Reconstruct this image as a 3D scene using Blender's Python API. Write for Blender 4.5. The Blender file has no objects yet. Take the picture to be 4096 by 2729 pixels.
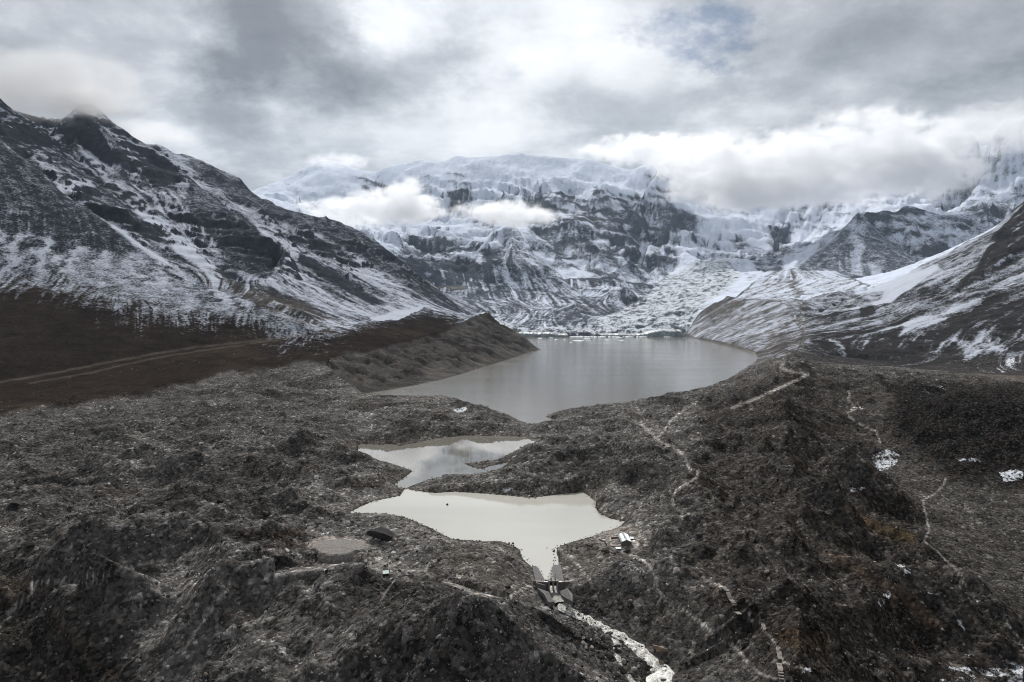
import bpy, bmesh, math, random
import numpy as np
from mathutils import Vector, Matrix
random.seed(7); rng = np.random.default_rng(7)
PI = math.pi
scene = bpy.context.scene
COL = scene.collection

# ------------------------------------------------------------------ camera
F_PX, CX, CY = 725.0, 512.0, 341.0
PITCH = math.radians(2.1)
CAM_H = 97.0
cam_data = bpy.data.cameras.new('camera'); cam = bpy.data.objects.new('camera', cam_data)
COL.objects.link(cam)
cam.location = (0, 0, CAM_H); cam.rotation_euler = (PI/2 - PITCH, 0, 0)
cam_data.sensor_width = 36.0; cam_data.lens = F_PX/1024*36.0
cam_data.clip_start = 1.0; cam_data.clip_end = 60000.0
scene.camera = cam

# ------------------------------------------------------------------ light, exposure
SUN_EL, SUN_AZ = math.radians(45), math.radians(-8)      # azimuth from +Y, towards -X
sun_data = bpy.data.lights.new('sun', 'SUN'); sun = bpy.data.objects.new('sun', sun_data)
COL.objects.link(sun)
sun_data.energy = 4.2; sun_data.angle = math.radians(1.5); sun_data.color = (1.0, 0.965, 0.92)
sd = Vector((math.sin(SUN_AZ)*math.cos(SUN_EL), math.cos(SUN_AZ)*math.cos(SUN_EL), math.sin(SUN_EL)))
sun.rotation_euler = sd.to_track_quat('Z', 'Y').to_euler()
scene.view_settings.view_transform = 'Standard'
try: scene.view_settings.look = 'None'
except Exception: pass
scene.view_settings.exposure = 0.0; scene.view_settings.gamma = 1.0
scene.view_settings.use_curve_mapping = False
cy = scene.cycles
cy.use_denoising = True; cy.denoising_prefilter = 'ACCURATE'; cy.pixel_filter_type = 'BLACKMAN_HARRIS'; cy.filter_width = 1.05
cy.max_bounces = 12; cy.diffuse_bounces = 2; cy.glossy_bounces = 2; cy.transmission_bounces = 2
cy.transparent_max_bounces = 8; cy.volume_bounces = 10; cy.volume_step_rate = 0.45; cy.volume_max_steps = 256
cy.caustics_reflective = False; cy.caustics_refractive = False

# ------------------------------------------------------------------ node helper
class NT:
    def __init__(s, tree): s.t = tree; s.n = tree.nodes; s.l = tree.links
    def new(s, typ, **kw):
        nd = s.n.new(typ)
        for k, v in kw.items(): setattr(nd, k, v)
        return nd
    def put(s, sock, v):
        if v is None: return
        if hasattr(v, 'is_output'): s.l.new(v, sock)
        else: sock.default_value = v
    def math(s, op, a, b=None, c=None, clamp=False):
        nd = s.new('ShaderNodeMath', operation=op, use_clamp=clamp)
        for i, v in enumerate((a, b, c)): s.put(nd.inputs[i], v)
        return nd.outputs[0]
    def vmath(s, op, a, b=None, out=0):
        nd = s.new('ShaderNodeVectorMath', operation=op)
        s.put(nd.inputs[0], a)
        if b is not None: s.put(nd.inputs[1], b)
        return nd.outputs[out]
    def noise(s, vec, scale, detail=4, rough=0.55, dist=0.0, dims='3D'):
        nd = s.new('ShaderNodeTexNoise', noise_dimensions=dims)
        s.put(nd.inputs['Vector'], vec); s.put(nd.inputs['Scale'], scale)
        nd.inputs['Detail'].default_value = detail; nd.inputs['Roughness'].default_value = rough
        nd.inputs['Distortion'].default_value = dist
        return nd.outputs['Fac']
    def vor(s, vec, scale, feature='F1', out='Distance', rand=1.0):
        nd = s.new('ShaderNodeTexVoronoi', feature=feature)
        s.put(nd.inputs['Vector'], vec); s.put(nd.inputs['Scale'], scale)
        nd.inputs['Randomness'].default_value = rand
        return nd.outputs[out]
    def ramp(s, fac, a, b, lo=0.0, hi=1.0, smooth=True):
        nd = s.new('ShaderNodeMapRange', interpolation_type='SMOOTHSTEP' if smooth else 'LINEAR')
        s.put(nd.inputs[0], fac); s.put(nd.inputs[1], a); s.put(nd.inputs[2], b)
        s.put(nd.inputs[3], lo); s.put(nd.inputs[4], hi)
        return nd.outputs[0]
    def mix(s, fac, a, b, blend='MIX'):
        nd = s.new('ShaderNodeMix', data_type='RGBA', blend_type=blend)
        s.put(nd.inputs[0], fac); s.put(nd.inputs[6], a); s.put(nd.inputs[7], b)
        return nd.outputs[2]
    def attr(s, name, typ='GEOMETRY', out='Fac'):
        nd = s.new('ShaderNodeAttribute', attribute_name=name, attribute_type=typ)
        return nd.outputs[out]
    def scl(s, v, k):
        nd = s.new('ShaderNodeVectorMath', operation='SCALE'); s.put(nd.inputs[0], v); s.put(nd.inputs[3], k)
        return nd.outputs[0]
    def bump(s, h, strength, dist, normal=None):
        nd = s.new('ShaderNodeBump'); s.put(nd.inputs['Height'], h)
        nd.inputs['Strength'].default_value = strength; nd.inputs['Distance'].default_value = dist
        if normal is not None: s.put(nd.inputs['Normal'], normal)
        return nd.outputs[0]
def c4(c): return (c[0], c[1], c[2], 1.0)

def new_mat(name):
    m = bpy.data.materials.new(name); m.use_nodes = True
    nt = NT(m.node_tree)
    bs = nt.n['Principled BSDF']
    return m, nt, bs

# ------------------------------------------------------------------ projection helpers (photo point -> place in the world)
cp, sp = math.cos(PITCH), math.sin(PITCH)
def ray(px, py):
    a = (px-CX)/F_PX; b = (CY-py)/F_PX
    return a, cp + b*sp, -sp + b*cp
def at_z(px, py, z):
    dx, dy, dz = ray(px, py); t = (z-CAM_H)/dz
    return (dx*t, dy*t, z)
def at_d(px, py, D):
    dx, dy, dz = ray(px, py); t = D/dy
    return (dx*t, D, CAM_H + dz*t)
def to_px(x, y, z):
    zz = z-CAM_H
    fwd = y*cp - zz*sp; up = y*sp + zz*cp
    return CX + F_PX*x/fwd, CY - F_PX*up/fwd

# ------------------------------------------------------------------ sky
world = bpy.data.worlds.new('World'); scene.world = world; world.use_nodes = True
wt = NT(world.node_tree); wt.n.clear()
def build_sky():
    w = wt
    out = w.new('ShaderNodeOutputWorld'); bg = w.new('ShaderNodeBackground')
    sky = w.new('ShaderNodeTexSky', sky_type='NISHITA'); sky.sun_disc = False
    sky.sun_elevation = SUN_EL; sky.sun_rotation = SUN_AZ; sky.altitude = 5000
    tc = w.new('ShaderNodeTexCoord'); d = tc.outputs['Generated']
    sep = w.new('ShaderNodeSeparateXYZ'); w.put(sep.inputs[0], d)
    zc = w.math('MAXIMUM', sep.outputs[2], 0.0)
    den = w.math('ADD', zc, 0.16)
    u = w.math('DIVIDE', sep.outputs[0], den); v = w.math('DIVIDE', sep.outputs[1], den)
    cmb = w.new('ShaderNodeCombineXYZ'); w.put(cmb.inputs[0], u); w.put(cmb.inputs[1], v)
    P = cmb.outputs[0]
    big = w.noise(w.vmath('ADD', P, (3.1, 1.7, 0)), 1.1, 4, 0.5, 0.4)
    med = w.noise(w.vmath('ADD', P, (7.7, 4.2, 1)), 3.2, 9, 0.56, 0.25)
    fin = w.noise(w.vmath('MULTIPLY', w.vmath('ADD', d, (0.4, 0.2, 0.9)), (1, 1, 1.6)), 7.0, 10, 0.62, 0.1)
    # large masses seen in the photograph, as directions
    def blob(px, py, rx, ry, amp):
        dx, dy, dz = ray(px, py); n = math.sqrt(dx*dx+dy*dy+dz*dz)
        c = (dx/n, dy/n, dz/n)
        df = w.vmath('SUBTRACT', d, c)
        df = w.vmath('MULTIPLY', df, (F_PX/rx, F_PX/rx*0.5, F_PX/ry))
        wob = w.math('MULTIPLY', w.math('SUBTRACT', fin, 0.5), 1.6)
        q = w.math('ADD', w.vmath('LENGTH', df, out=1), wob)
        return w.ramp(q, 1.35, 0.2, 0.0, amp)
    val = w.math('ADD', w.math('MULTIPLY', big, 0.7), w.math('MULTIPLY', med, 0.95))
    val = w.math('ADD', val, w.math('MULTIPLY', fin, 1.0))
    val = w.math('SUBTRACT', val, 0.715)
    for b in SKY_BLOBS: val = w.math('ADD', val, blob(*b))
    val = w.math('DIVIDE', w.math('ADD', val, 0.45), 1.45)
    ramp = w.new('ShaderNodeValToRGB'); w.put(ramp.inputs[0], val)
    el = ramp.color_ramp.elements
    el[0].position = 0.0; el[0].color = (0.17, 0.18, 0.205, 1)
    el[1].position = 1.0; el[1].color = (0.97, 0.98, 1.0, 1)
    for p_, c_ in ((0.30, (0.235, 0.248, 0.275, 1)), (0.5, (0.36, 0.38, 0.415, 1)), (0.69, (0.54, 0.565, 0.605, 1)), (0.85, (0.80, 0.825, 0.86, 1))):
        e = el.new(p_); e.color = c_
    # breaks of blue
    hole = None
    for b in SKY_HOLES:
        h = blob(*b); hole = h if hole is None else w.math('MAXIMUM', hole, h)
    hole = w.math('MULTIPLY', hole, w.math('ADD', 0.35, w.math('MULTIPLY', w.math('SUBTRACT', 0.56, fin), 4.2)))
    hole = w.ramp(hole, 0.12, 0.85, 0.0, 0.6)
    blue = w.new('ShaderNodeVectorMath', operation='SCALE'); w.put(blue.inputs[0], sky.outputs[0]); blue.inputs[3].default_value = 0.07
    col = w.mix(hole, ramp.outputs[0], blue.outputs[0])
    dt = w.vmath('DOT_PRODUCT', d, tuple(sd), out=1)
    glow = w.math('EXPONENT', w.math('MULTIPLY', w.math('SUBTRACT', dt, 1.0), 7.0))
    w.put(bg.inputs[0], col); w.put(bg.inputs[1], w.math('ADD', 0.74, w.math('MULTIPLY', glow, 0.7)))
    w.l.new(bg.outputs[0], out.inputs[0])
SKY_BLOBS = [(285, 30, 75, 60, -0.42), (335, 72, 110, 34, -0.34), (375, 20, 60, 40, 0.04), (430, 40, 120, 60, 0.10), (480, 90, 150, 50, 0.10),
             (610, 40, 90, 45, 0.22), (900, 60, 130, 70, -0.22), (600, 105, 130, 26, -0.16), (60, 40, 160, 70, 0.08),
             (40, 105, 90, 35, -0.16), (225, 120, 40, 30, -0.25), (230, 165, 90, 30, -0.10), (250, 190, 60, 25, -0.12), (800, 115, 120, 25, 0.12),
             (100, 160, 160, 30, 0.05), (480, 140, 140, 22, 0.12), (760, 20, 60, 30, 0.1), (980, 100, 80, 30, -0.12)]
SKY_HOLES = [(712, 48, 50, 34, 0.95), (668, 34, 55, 20, 0.7), (520, 65, 30, 18, 0.45), (740, 62, 30, 14, 0.6)]
build_sky()

# ------------------------------------------------------------------ numpy noise
def _tab(seed):
    r = np.random.default_rng(seed); p = r.permutation(256).astype(np.int32)
    return np.concatenate([p, p]), (r.random(256).astype(np.float32)*2*PI)
def pnoise(x, y, seed=0):
    p, ang = _tab(seed)
    gx, gy = np.cos(ang), np.sin(ang)
    xf = np.floor(x); yf = np.floor(y)
    xi = xf.astype(np.int32) & 255; yi = yf.astype(np.int32) & 255
    fx = (x-xf).astype(np.float32); fy = (y-yf).astype(np.float32)
    ux = fx*fx*fx*(fx*(fx*6-15)+10); uy = fy*fy*fy*(fy*(fy*6-15)+10)
    def g(ix, iy, ax, ay):
        h = p[p[ix & 255] + (iy & 255)]
        return gx[h]*ax + gy[h]*ay
    a = g(xi, yi, fx, fy); b = g(xi+1, yi, fx-1, fy)
    c = g(xi, yi+1, fx, fy-1); d = g(xi+1, yi+1, fx-1, fy-1)
    return ((a + ux*(b-a)) + uy*((c + ux*(d-c)) - (a + ux*(b-a))))*1.45
def fbm(x, y, wl, octv, gain=0.5, seed=0, ridged=False, lac=2.03):
    s = np.zeros(np.shape(x), np.float32); amp = 1.0; tot = 0.0; k = 1.0/wl; prev = 1.0
    for o in range(octv):
        n = pnoise(x*k + 17.3*o, y*k - 9.1*o, seed+o)
        if ridged:
            n = 1.0 - 2.0*np.abs(n); n = n*prev if o else n; prev = np.clip(0.5+0.5*n, 0, 1)
        s += amp*n; tot += amp; amp *= gain; k *= lac
    return s/tot
def sstep(a, b, x):
    t = np.clip((x-a)/(b-a), 0, 1); return t*t*(3-2*t)

# ------------------------------------------------------------------ terrain grid (fan of rows and columns in the ground plane)
lr = [math.log(95.0)]
while lr[-1] < math.log(15000):
    r_ = math.exp(lr[-1]); lr.append(lr[-1] + (0.0038 if r_ < 650 else 0.0045 if r_ < 5600 else 0.0068))
lr = np.array(lr); RR = np.exp(lr)
core = np.radians(np.linspace(-39.5, 39.5, 880))
side = np.radians(np.linspace(40.4, 62, 20))
TH = np.concatenate([-side[::-1], core, side])
NR, NC = len(RR), len(TH)
Rg, Tg = np.meshgrid(RR, TH, indexing='ij')
X = Rg*np.sin(Tg); Y = Rg*np.cos(Tg)

csum = np.zeros((NR, NC)); cnt = np.zeros((NR, NC))
def put_pts(P, w=1.0, over=False):
    P = np.asarray(P, float)
    th = np.arctan2(P[:, 0], P[:, 1]); r = np.hypot(P[:, 0], P[:, 1])
    j = np.rint(np.interp(np.log(r), lr, np.arange(NR))).astype(int)
    i = np.rint(np.interp(th, TH, np.arange(NC))).astype(int)
    ok = (th > TH[0]) & (th < TH[-1]) & (r > RR[0]) & (r < RR[-1])
    j, i, z = j[ok], i[ok], P[ok, 2]
    if over: csum[j, i] = 0; cnt[j, i] = 0
    np.add.at(csum, (j, i), z*w); np.add.at(cnt, (j, i), w)
def dense(pts, n=90):
    out = []
    for a, b in zip(pts[:-1], pts[1:]):
        a = np.array(a); b = np.array(b); t = np.linspace(0, 1, n)[:, None]; out.append(a + (b-a)*t)
    return np.concatenate(out)
def LZ(pts, closed=False, **k):
    p = [at_z(*q) for q in pts]
    if closed: p.append(p[0])
    put_pts(dense(p), **k); return p
def LD(pts, crest=0, back=150, **k):
    p = [at_d(*q) for q in pts]; put_pts(dense(p), **k)
    if crest:
        s = [(x*(1+back/y), y+back, z-crest) for x, y, z in p]
        put_pts(dense(s), **k)
    return p

# water outlines (all at water level z = 0)
POND_LOW = [(348,513.5),(358,508),(370,502.6),(384,499),(400,496),(403,491),(405,489),(413,490.5),(435,493),(452,492),(470,492.6),(490,494),(513,496),(528,498),(540,497),(560,494),(583,492),(590,497),(596,502.6),(595,508),(600,514),(612,519),(627,522),(616,528),(600.5,533),(590,537),(579,540),(566,544),(556,548),(555,552),(558,557),(556,562),(555,566),
            (553,573),(553.5,579),(545,579),(541,573),(533,566),(527,561),(522,556),(521,550),(512,545),(500,541),(485,541.5),(470,540),(452.6,539.6),(440,533),(428,527),(413,520),(404,517),(396,515),(383,513.5),(366,513)]
POND_UP = [(359,444),(371,444.5),(381,445),(390,444),(400,446),(415,443),(431,439.5),(446,437),(461,435.5),(490,435.8),(518,436.5),(532,439),(544,439.5),(558,438.5),(566,436),(574,434.5),(560,441),(540,443),(529,443.5),(517,450),(505,456),(496,460),(480,461.5),(463,463.5),(472,467),(482,469),(490,466),(509,462.5),(503,467),(496,470),(478,474),(453,475),(430,479),(411,486),(405,488.8),(399,487),(394,484.5),(404,478),(413,471),(405,468),(390,463),(374,459.5),(357,457)]
LAKE = [(505,336.5),(560,336.6),(620,336.4),(660,336.2),(685,336.5),(700,339.5),(712,342),(735,347.5),(755,353.5),(758,357),(756,361),(742,370),(722,383),(690,392),(653,400),(600,405),(572,408),(556,412),(545,417),(556,419.5),(545,422),(529,424.5),(521,421.5),(508,414.5),(492,409.5),(470,403),(463,401),(453,397),(438,395.5),(420,396),(405,395.3),(385,395),(363,394),(382,391),(400,388),(420,384.5),(440,380),(460,374.5),(480,368),(500,362),(520,356),(532,352.5),(541,349.8),(532,345),(518,340.5)]
def in_poly(px, py, poly):
    poly = np.asarray(poly, float); ins = np.zeros(px.shape, bool)
    x1, y1 = poly[:, 0], poly[:, 1]; x2, y2 = np.roll(x1, -1), np.roll(y1, -1)
    for a, b, c, d in zip(x1, y1, x2, y2):
        if b == d: continue
        m = ((b > py) != (d > py)) & (px < (c-a)*(py-b)/(d-b)+a)
        ins ^= m
    return ins
def seg_dist(px, py, poly, closed=True, w=(1, 1)):
    poly = np.asarray(poly, float); d2 = np.full(px.shape, 1e18)
    n = len(poly)
    for k in range(n if closed else n-1):
        a = poly[k]; b = poly[(k+1) % n]; e = b-a; L = (e[0]*w[0])**2+(e[1]*w[1])**2+1e-9
        t = np.clip(((px-a[0])*e[0]*w[0]**2+(py-a[1])*e[1]*w[1]**2)/L, 0, 1)
        q = ((px-a[0]-t*e[0])*w[0])**2 + ((py-a[1]-t*e[1])*w[1])**2
        np.minimum(d2, q, out=d2)
    return np.sqrt(d2)

W_LOW = np.array([at_z(x, y, 0) for x, y in POND_LOW]); W_UP = np.array([at_z(x, y, 0) for x, y in POND_UP]); W_LAKE = np.array([at_z(x, y, 0) for x, y in LAKE])

# --- ground around the ponds (constraints: points with height)
# near left moraine field
LZ([(-60,425,-8),(0,413,-8),(60,402,-6),(150,394,-4),(180,386,0)])
LZ([(-80,440,-5),(0,420,2),(80,404,4),(150,391,8),(176,383,11),(232,370,17),(262,368,18),(322,361,29)])
LZ([(322,361,29),(345,372,16),(360,386,5)])
LZ([(0,450,6),(100,430,8),(200,410,9),(300,402,6),(350,402,2.5),(380,401,2.5)])
LZ([(0,500,4),(120,480,9),(240,450,8),(330,435,10),(345,450,6)])
LZ([(380,415,8),(430,405,9),(460,412,8),(500,425,6),(520,430,4)])
LZ([(330,425,9),(380,428,9),(440,424,9),(500,431,5)])
LZ([(0,560,2),(100,520,10),(200,500,9),(300,480,8),(380,474,5)])
LZ([(0,600,-6),(60,580,2),(150,560,7),(240,550,9),(300,535,8),(340,522,5)])
LZ([(311,546,9),(338,546,9.5),(365,546,9),(375,560,6),(400,575,6),(450,575,7),(500,568,8),(515,575,6)])
LZ([(400,530,6),(430,545,7),(480,550,7),(510,557,6)])
LZ([(90,600,4),(200,600,6),(300,590,6),(380,600,6),(480,600,8),(530,602,6)])
LZ([(0,640,-16),(60,640,-12),(120,665,-10),(130,700,-12)])
LZ([(0,700,-18),(60,720,-22),(200,720,-8),(350,730,0),(480,740,6)])
LZ([(200,640,2),(290,640,0),(380,640,4),(470,630,7),(530,620,6)])
LZ([(420,690,9),(500,670,8),(560,655,3),(540,612,6.5)])
LZ([(295,562,6),(330,564,6),(360,564,6),(380,580,5)])
LZ([(300,550,8.8),(310,553,8.6),(330,558,8.4),(355,556,8.4),(372,553,8.8)])
# outlet, channel and stream bed
LZ([(549,585,-0.7),(554,592,-0.9),(558,599,-1.2),(562,604.6,-2.2),(573,612,-4),(588,620,-5.5),(602,626,-6.5),(615,633,-7.5),(626,638,-8.5),(637,647,-9.5),(646,655.5,-10.5),(655.5,664,-11.5),(664,673,-12.5),(672,690,-14),(680,715,-16)])
LZ([(560,612,-3.6),(580,628,-6.5),(600,641,-8),(612,657,-10),(622,672,-12),(634,695,-14)])
LZ([(533,590,4),(540,600,3.5),(548,608,1.5),(560,625,-3),(580,648,-6),(600,672,-9),(612,700,-11)])
LZ([(540,615,8),(560,632,5),(590,665,-1),(619,690,-6)])
LZ([(530,579,4),(537,586,3.6),(541,590,3)]); LZ([(574,580,4),(569,588,3.2),(575,598,3)])
LZ([(570,596,1.5),(580,605,-2),(592,612,-4),(606,622,-5.5),(622,634,-7),(640,645,-8.5),(655,657,-10),(668,670,-11.5)])
LZ([(655,580,11),(659,589,11),(669,603,10.5),(685,610,10),(699,621,9),(712,633.5,7),(728,642,5),(741,652.6,3),(749,665,0),(762,675,-2),(781,681,-5),(800,700,-10)])
LZ([(590,590,6),(612,586,8),(640,578,11),(655,580,11)])
LZ([(610,603,3),(618,590,7.6)])
# right side: crest of the moraine dam, path, slope down to the outer valley
LZ([(560,545,4),(590,545,5),(612,541,5),(640,540,6),(650,528,5)])
LZ([(627,517,4),(650,500,9),(683,505,12),(680,497,12),(676,482,12),(690,470,12),(683,455,11),(655,440,10.5),(662,425,10),(696,402,12)])
LZ([(600,495,6),(620,470,9),(600,445,10),(560,430,6)])
LZ([(530,452,5),(560,455,9),(600,465,9),(570,480,7),(510,482,6),(450,483,3.5),(425,488,2.5)])
LZ([(545,414,4),(570,412,6),(610,409,7),(653,408,8.5),(696,403,12.5),(714,396,14),(742,376,20),(765,366,26),(783,358,30),(806,372,28),(790,382,24),(748,398,18),(720,410,15)])
LZ([(742,520,4),(720,560,3),(735,590,0),(760,620,-4),(790,640,-8),(850,670,-14)])
LZ([(760,440,12),(790,470,6),(820,500,-2),(860,540,-10),(900,570,-16),(960,620,-21),(1040,670,-24)])
LZ([(830,400,17),(848,420,4),(880,442,-5),(915,465,-9),(946,483,-12),(924,520,-16),(924,541,-18),(958,571,-20),(978,602,-22),(1040,660,-25)])
LZ([(1090,500,-16),(1040,520,-19),(1040,590,-24),(1080,640,-26)])
LZ([(850,700,-22),(950,710,-27),(1060,710,-30)])
LD([(900,372,830),(933,375.5,840),(960,379,820),(986,385,790),(1024,391,760),(1090,402,720)])
LZ([(950,410,16),(1000,430,10),(1060,450,6)])
LZ([(900,395,12),(925,425,6),(950,455,-3),(990,470,-10)])
LD([(985,381,1000),(1024,386,980),(1100,394,950)])
LD([(840,368,1500),(930,368,1300),(985,372,1240),(1024,372,1230),(1100,380,1200)])
# left: terraces and front hill
LD([(-60,393,960),(0,381,1000),(130,358,1130),(305,335,1330),(330,338,1300)])
LD([(-60,60,2250),(-30,115,2100),(0,139,2000),(12,151,1960),(36,167,1900),(57,188,1850),(80,203,1800),(104,219,1740),(134,240,1680),(156,255,1640),(185,277,1580),(208,289,1530),(232,294,1480),(272,308,1400),(305,325,1345)], crest=26, back=130)
LD([(-60,290,1350),(0,280,1400),(60,290,1380),(120,300,1350),(200,318,1330),(250,330,1300)])
LD([(-90,20,2700),(-60,60,2700),(0,100,2600),(16,115,2620),(30,128,2700),(45,140,2900),(56,131,3080),(68,116,3150),(82,100,3200)])
LD([(82,101,3200),(78,118,3060),(74,140,2900),(78,165,2700)])
LD([(82,101,3200),(72,110,3130),(62,120,3050),(54,130,2960)])
LD([(84,102,3190),(98,125,3050),(112,150,2880)])
LD([(-60,90,3500),(40,150,3400),(60,150,3500),(90,140,3600)])
LD([(82,100,3200),(101,109,3180),(113,124,3160),(134,136,3140),(158,152,3120),(176,164,3080),(186,173,3040),(205,190,2900),(223,206,2750),(253,225,2500),(280,242,2250),(284,250,2150),(276,268,1950),(266,279,1850)], crest=22, back=160)
LD([(40,150,2500),(75,145,3000),(110,168,2800),(150,205,2500),(190,243,2200),(225,275,1900),(262,296,1700),(300,312,1560),(340,330,1450)])
LD([(60,150,2800),(90,180,2450),(125,208,2250),(140,222,2050)])
LD([(-200,60,4200),(-60,110,4200),(60,140,4300),(130,150,4100),(161,144,4000),(182,158,3950),(208,164,3850),(223,172,3800),(241,179,3760),(246,187,3740),(259,199,3680),(283,209,3600),(306,215,3520),(336,220,3420),(352,226,3360),(376,241,3260),(384,248,3230),(399,259,3180),(417,274,3120),(436,287,3060),(451,299,3000),(464,313,2920),(468,318,2850)], crest=120, back=450)
LD([(215,185,3500),(260,225,3000),(300,246,2750),(340,276,2450),(372,302,2180)])
LD([(305,322,1500),(340,325,1600),(373,319,1900),(400,314,2050),(428,309.5,2200),(450,312,2300)])
LD([(290,250,2300),(300,275,2100),(320,300,1850),(340,322,1650)])
# left lateral moraine
LD([(322,360,1060),(340,358,1120),(372,352,1220),(399,347,1290),(420,341,1450),(445,334,1700),(470,321,2000),(484,312,2120),(494,316,2130),(500,322,2110),(509,331,2080),(525,341,2040)])
LD([(400,344,1500),(430,336,1750),(455,322,2050),(470,316,2250)])
LZ([(370,391,3),(400,384,6),(440,376,7),(480,364,9),(520,353.5,6)])
LD([(360,386,930),(352,372,980)])
# behind the tip: far shore left
LD([(470,326,3060),(490,327,3060),(505,330,3060)])
# glacier
LD([(466,327,3150),(480,324,3180),(500,325,3170),(520,331,3170),(532,333,3160)])
LD([(535,331,3200),(560,332,3200),(600,333,3180),(640,332,3170),(668,330,3170),(684,334,3180)])
LD([(600,325,3500),(650,320,3500),(690,318,3500)])
LD([(480,318,3700),(520,312,3800),(545,318,3600)])
LD([(600,318,3800),(640,306,4200),(650,296,4600),(660,286,5000),(690,276,5300),(720,262,5600),(740,255,5900)])
LD([(550,309,3900),(575,302,4000),(580,312,3700),(587,328,3350)], crest=15, back=80)
LD([(560,318,3600),(565,326,3400)])
LD([(590,303,4200),(606,295,4250),(624,287,4300),(640,295,4150),(655,306,3950)], crest=25, back=120)
# central buttress and wall
LD([(430,272,5200),(448,250,5500),(480,236,5700),(513,224,5700),(528,243,5400),(540,262,5100),(560,278,4800),(575,290,4550),(588,300,4350)], crest=40, back=200)
LD([(400,290,4400),(440,295,4300),(490,300,4200),(530,300,4250)])
LD([(470,262,5000),(480,285,4500)]); LD([(513,224,5700),(512,255,5100),(520,285,4600)])
LD([(540,235,6300),(570,262,5600),(600,285,5000),(625,293,4650)])
LD([(150,240,9500),(200,215,9300),(257,193,9200),(286,178,9100),(306,168,9000),(322,156,8900),(340,162,8900),(360,169.6,8700),(375,173,8600),(379,169.6,8500),(399,163,8500),(421,157.7,8500),(431,162,8500),(446,162,8450),(455,155,8400),(476,155.5,8400),(503,154,8400),(521,151.5,8400),(540,154,8400),(587,159,8300),(617,166,8200),(630,170,8100),(645,165,8000),(660,160,7900),(669,171,7900),(684,181.5,7900),(712,181,7900),(760,176,8000),(850,160,7900),(930,140,7700),(965,128,7500),(990,121,7400),(1024,112,7300),(1100,70,7200)], crest=300, back=900)
LD([(340,230,6900),(400,232,6800),(450,228,6700),(500,220,6700),(560,215,6700),(600,220,6500)])
LD([(375,172,8600),(380,205,7800),(372,215,7400)]); LD([(455,155,8400),(452,185,7600),(458,205,7200)])
LD([(660,165,7900),(640,200,7200),(650,240,6500),(640,265,5900),(655,280,5300)], crest=30, back=150)
LD([(600,175,7900),(580,210,7000),(600,235,6300),(612,265,5500)])
LD([(720,262,6100),(750,240,6600),(790,258,6400),(800,230,6800)])
LD([(791,209,7200),(783,222,7000),(775,236,6700),(778,252,6400),(770,262,6100)], crest=40, back=150)
LD([(700,215,7300),(760,215,7400),(860,190,7500),(940,195,7400)])
LD([(986,172,7300),(970,190,7000),(953,209,6700)], crest=60, back=200)
LD([(1040,160,7000),(1000,190,6900),(965,207,6600)])
# pyramid and ridge
LD([(798,267,5150),(814,253,5300),(837,236,5450),(850,220,5550),(859,209,5600),(868,219,5550),(884,236,5400),(904,248,5250),(913,259,5150),(925,268,5000)], crest=30, back=150)
LD([(800,272,4800),(820,279,4700),(860,291,4500),(885,285,4550),(915,274,4750)])
LD([(859,211,5600),(868,213,5800),(885,211,5950),(897,210,6000),(905,203,6100),(916,203,6100),(926,210,6100),(945,213,6200),(980,205,6300),(1024,199,6200),(1080,185,6200)], crest=60, back=300)
LD([(925,262,5200),(950,256,5300),(1000,245,5300),(1050,240,5300)])
# snow hill and debris in front
LD([(734,298,3850),(757,281,4150),(777,271,4350),(798,267,4400),(820,268,4380),(837,271,4300),(860,283,4050),(880,288,3900)], crest=8, back=160)
LD([(720,303,3700),(750,302,3600),(800,299,3450),(850,297,3250)])
LD([(800,306,2900),(830,304,2850),(860,302,2800)])
# right lateral moraine
LD([(690,328,3350),(700,314,3450),(727,296,3500),(742,302,3200),(765,303,2950),(782,303,2720),(790,312,2450),(795,323,2200),(800,333,1950),(803,345,1550),(795,356,1250)])
LZ([(700,336,12),(715,338,14),(740,344,12),(758,352,7)])
# right mountain
LD([(812,322,2250),(819,319,2300),(827,312,2380),(857,295,2550),(884,283,2750),(913,274,2900),(935,267,3000),(958,253,2950),(967,245,2900),(986,237,2850),(1009,220,2800),(1024,208,2750),(1100,160,2700),(1250,60,2700)], crest=30, back=150)
LD([(900,316,1900),(925,300,2000),(955,298,2100),(975,275,2250),(1000,235,2500),(1024,222,2600)])
LD([(830,330,1900),(880,322,1850),(930,320,1800),(980,310,1750),(1040,295,1700),(1120,270,1650)])
LD([(840,345,1600),(900,345,1550),(960,345,1500),(1024,340,1480),(1120,330,1400)])
# outer rim
put_pts([(r*math.sin(t), r*math.cos(t), h) for t in TH for r, h in ((14500, 500), (12500, 700))])
put_pts([(98*math.sin(t), 98*math.cos(t), -10-12*abs(math.sin(t))) for t in TH])

# water beds override
th_all = None
def poly_world_mask(W):
    return in_poly(X, Y, W[:, :2])
IN_LOW, IN_UP, IN_LAKE = poly_world_mask(W_LOW), poly_world_mask(W_UP), poly_world_mask(W_LAKE)
IN_W = IN_LOW | IN_UP | IN_LAKE
near = (Rg < 4200)
DW = np.full((NR, NC), 1e4)
sel = near & (Rg < 3600)
for W in (W_LOW, W_UP, W_LAKE):
    DW[sel] = np.minimum(DW[sel], seg_dist(X[sel], Y[sel], W[:, :2]))
csum[IN_W] = 0; cnt[IN_W] = 0
csum[IN_W] = -np.minimum(8, 0.4+DW[IN_W]*0.28); cnt[IN_W] = 1
for W in (W_LOW, W_UP, W_LAKE):
    P = dense([tuple(q) for q in W]+[tuple(W[0])], 120); P[:, 2] = 0.1; put_pts(P, w=4)

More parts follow.
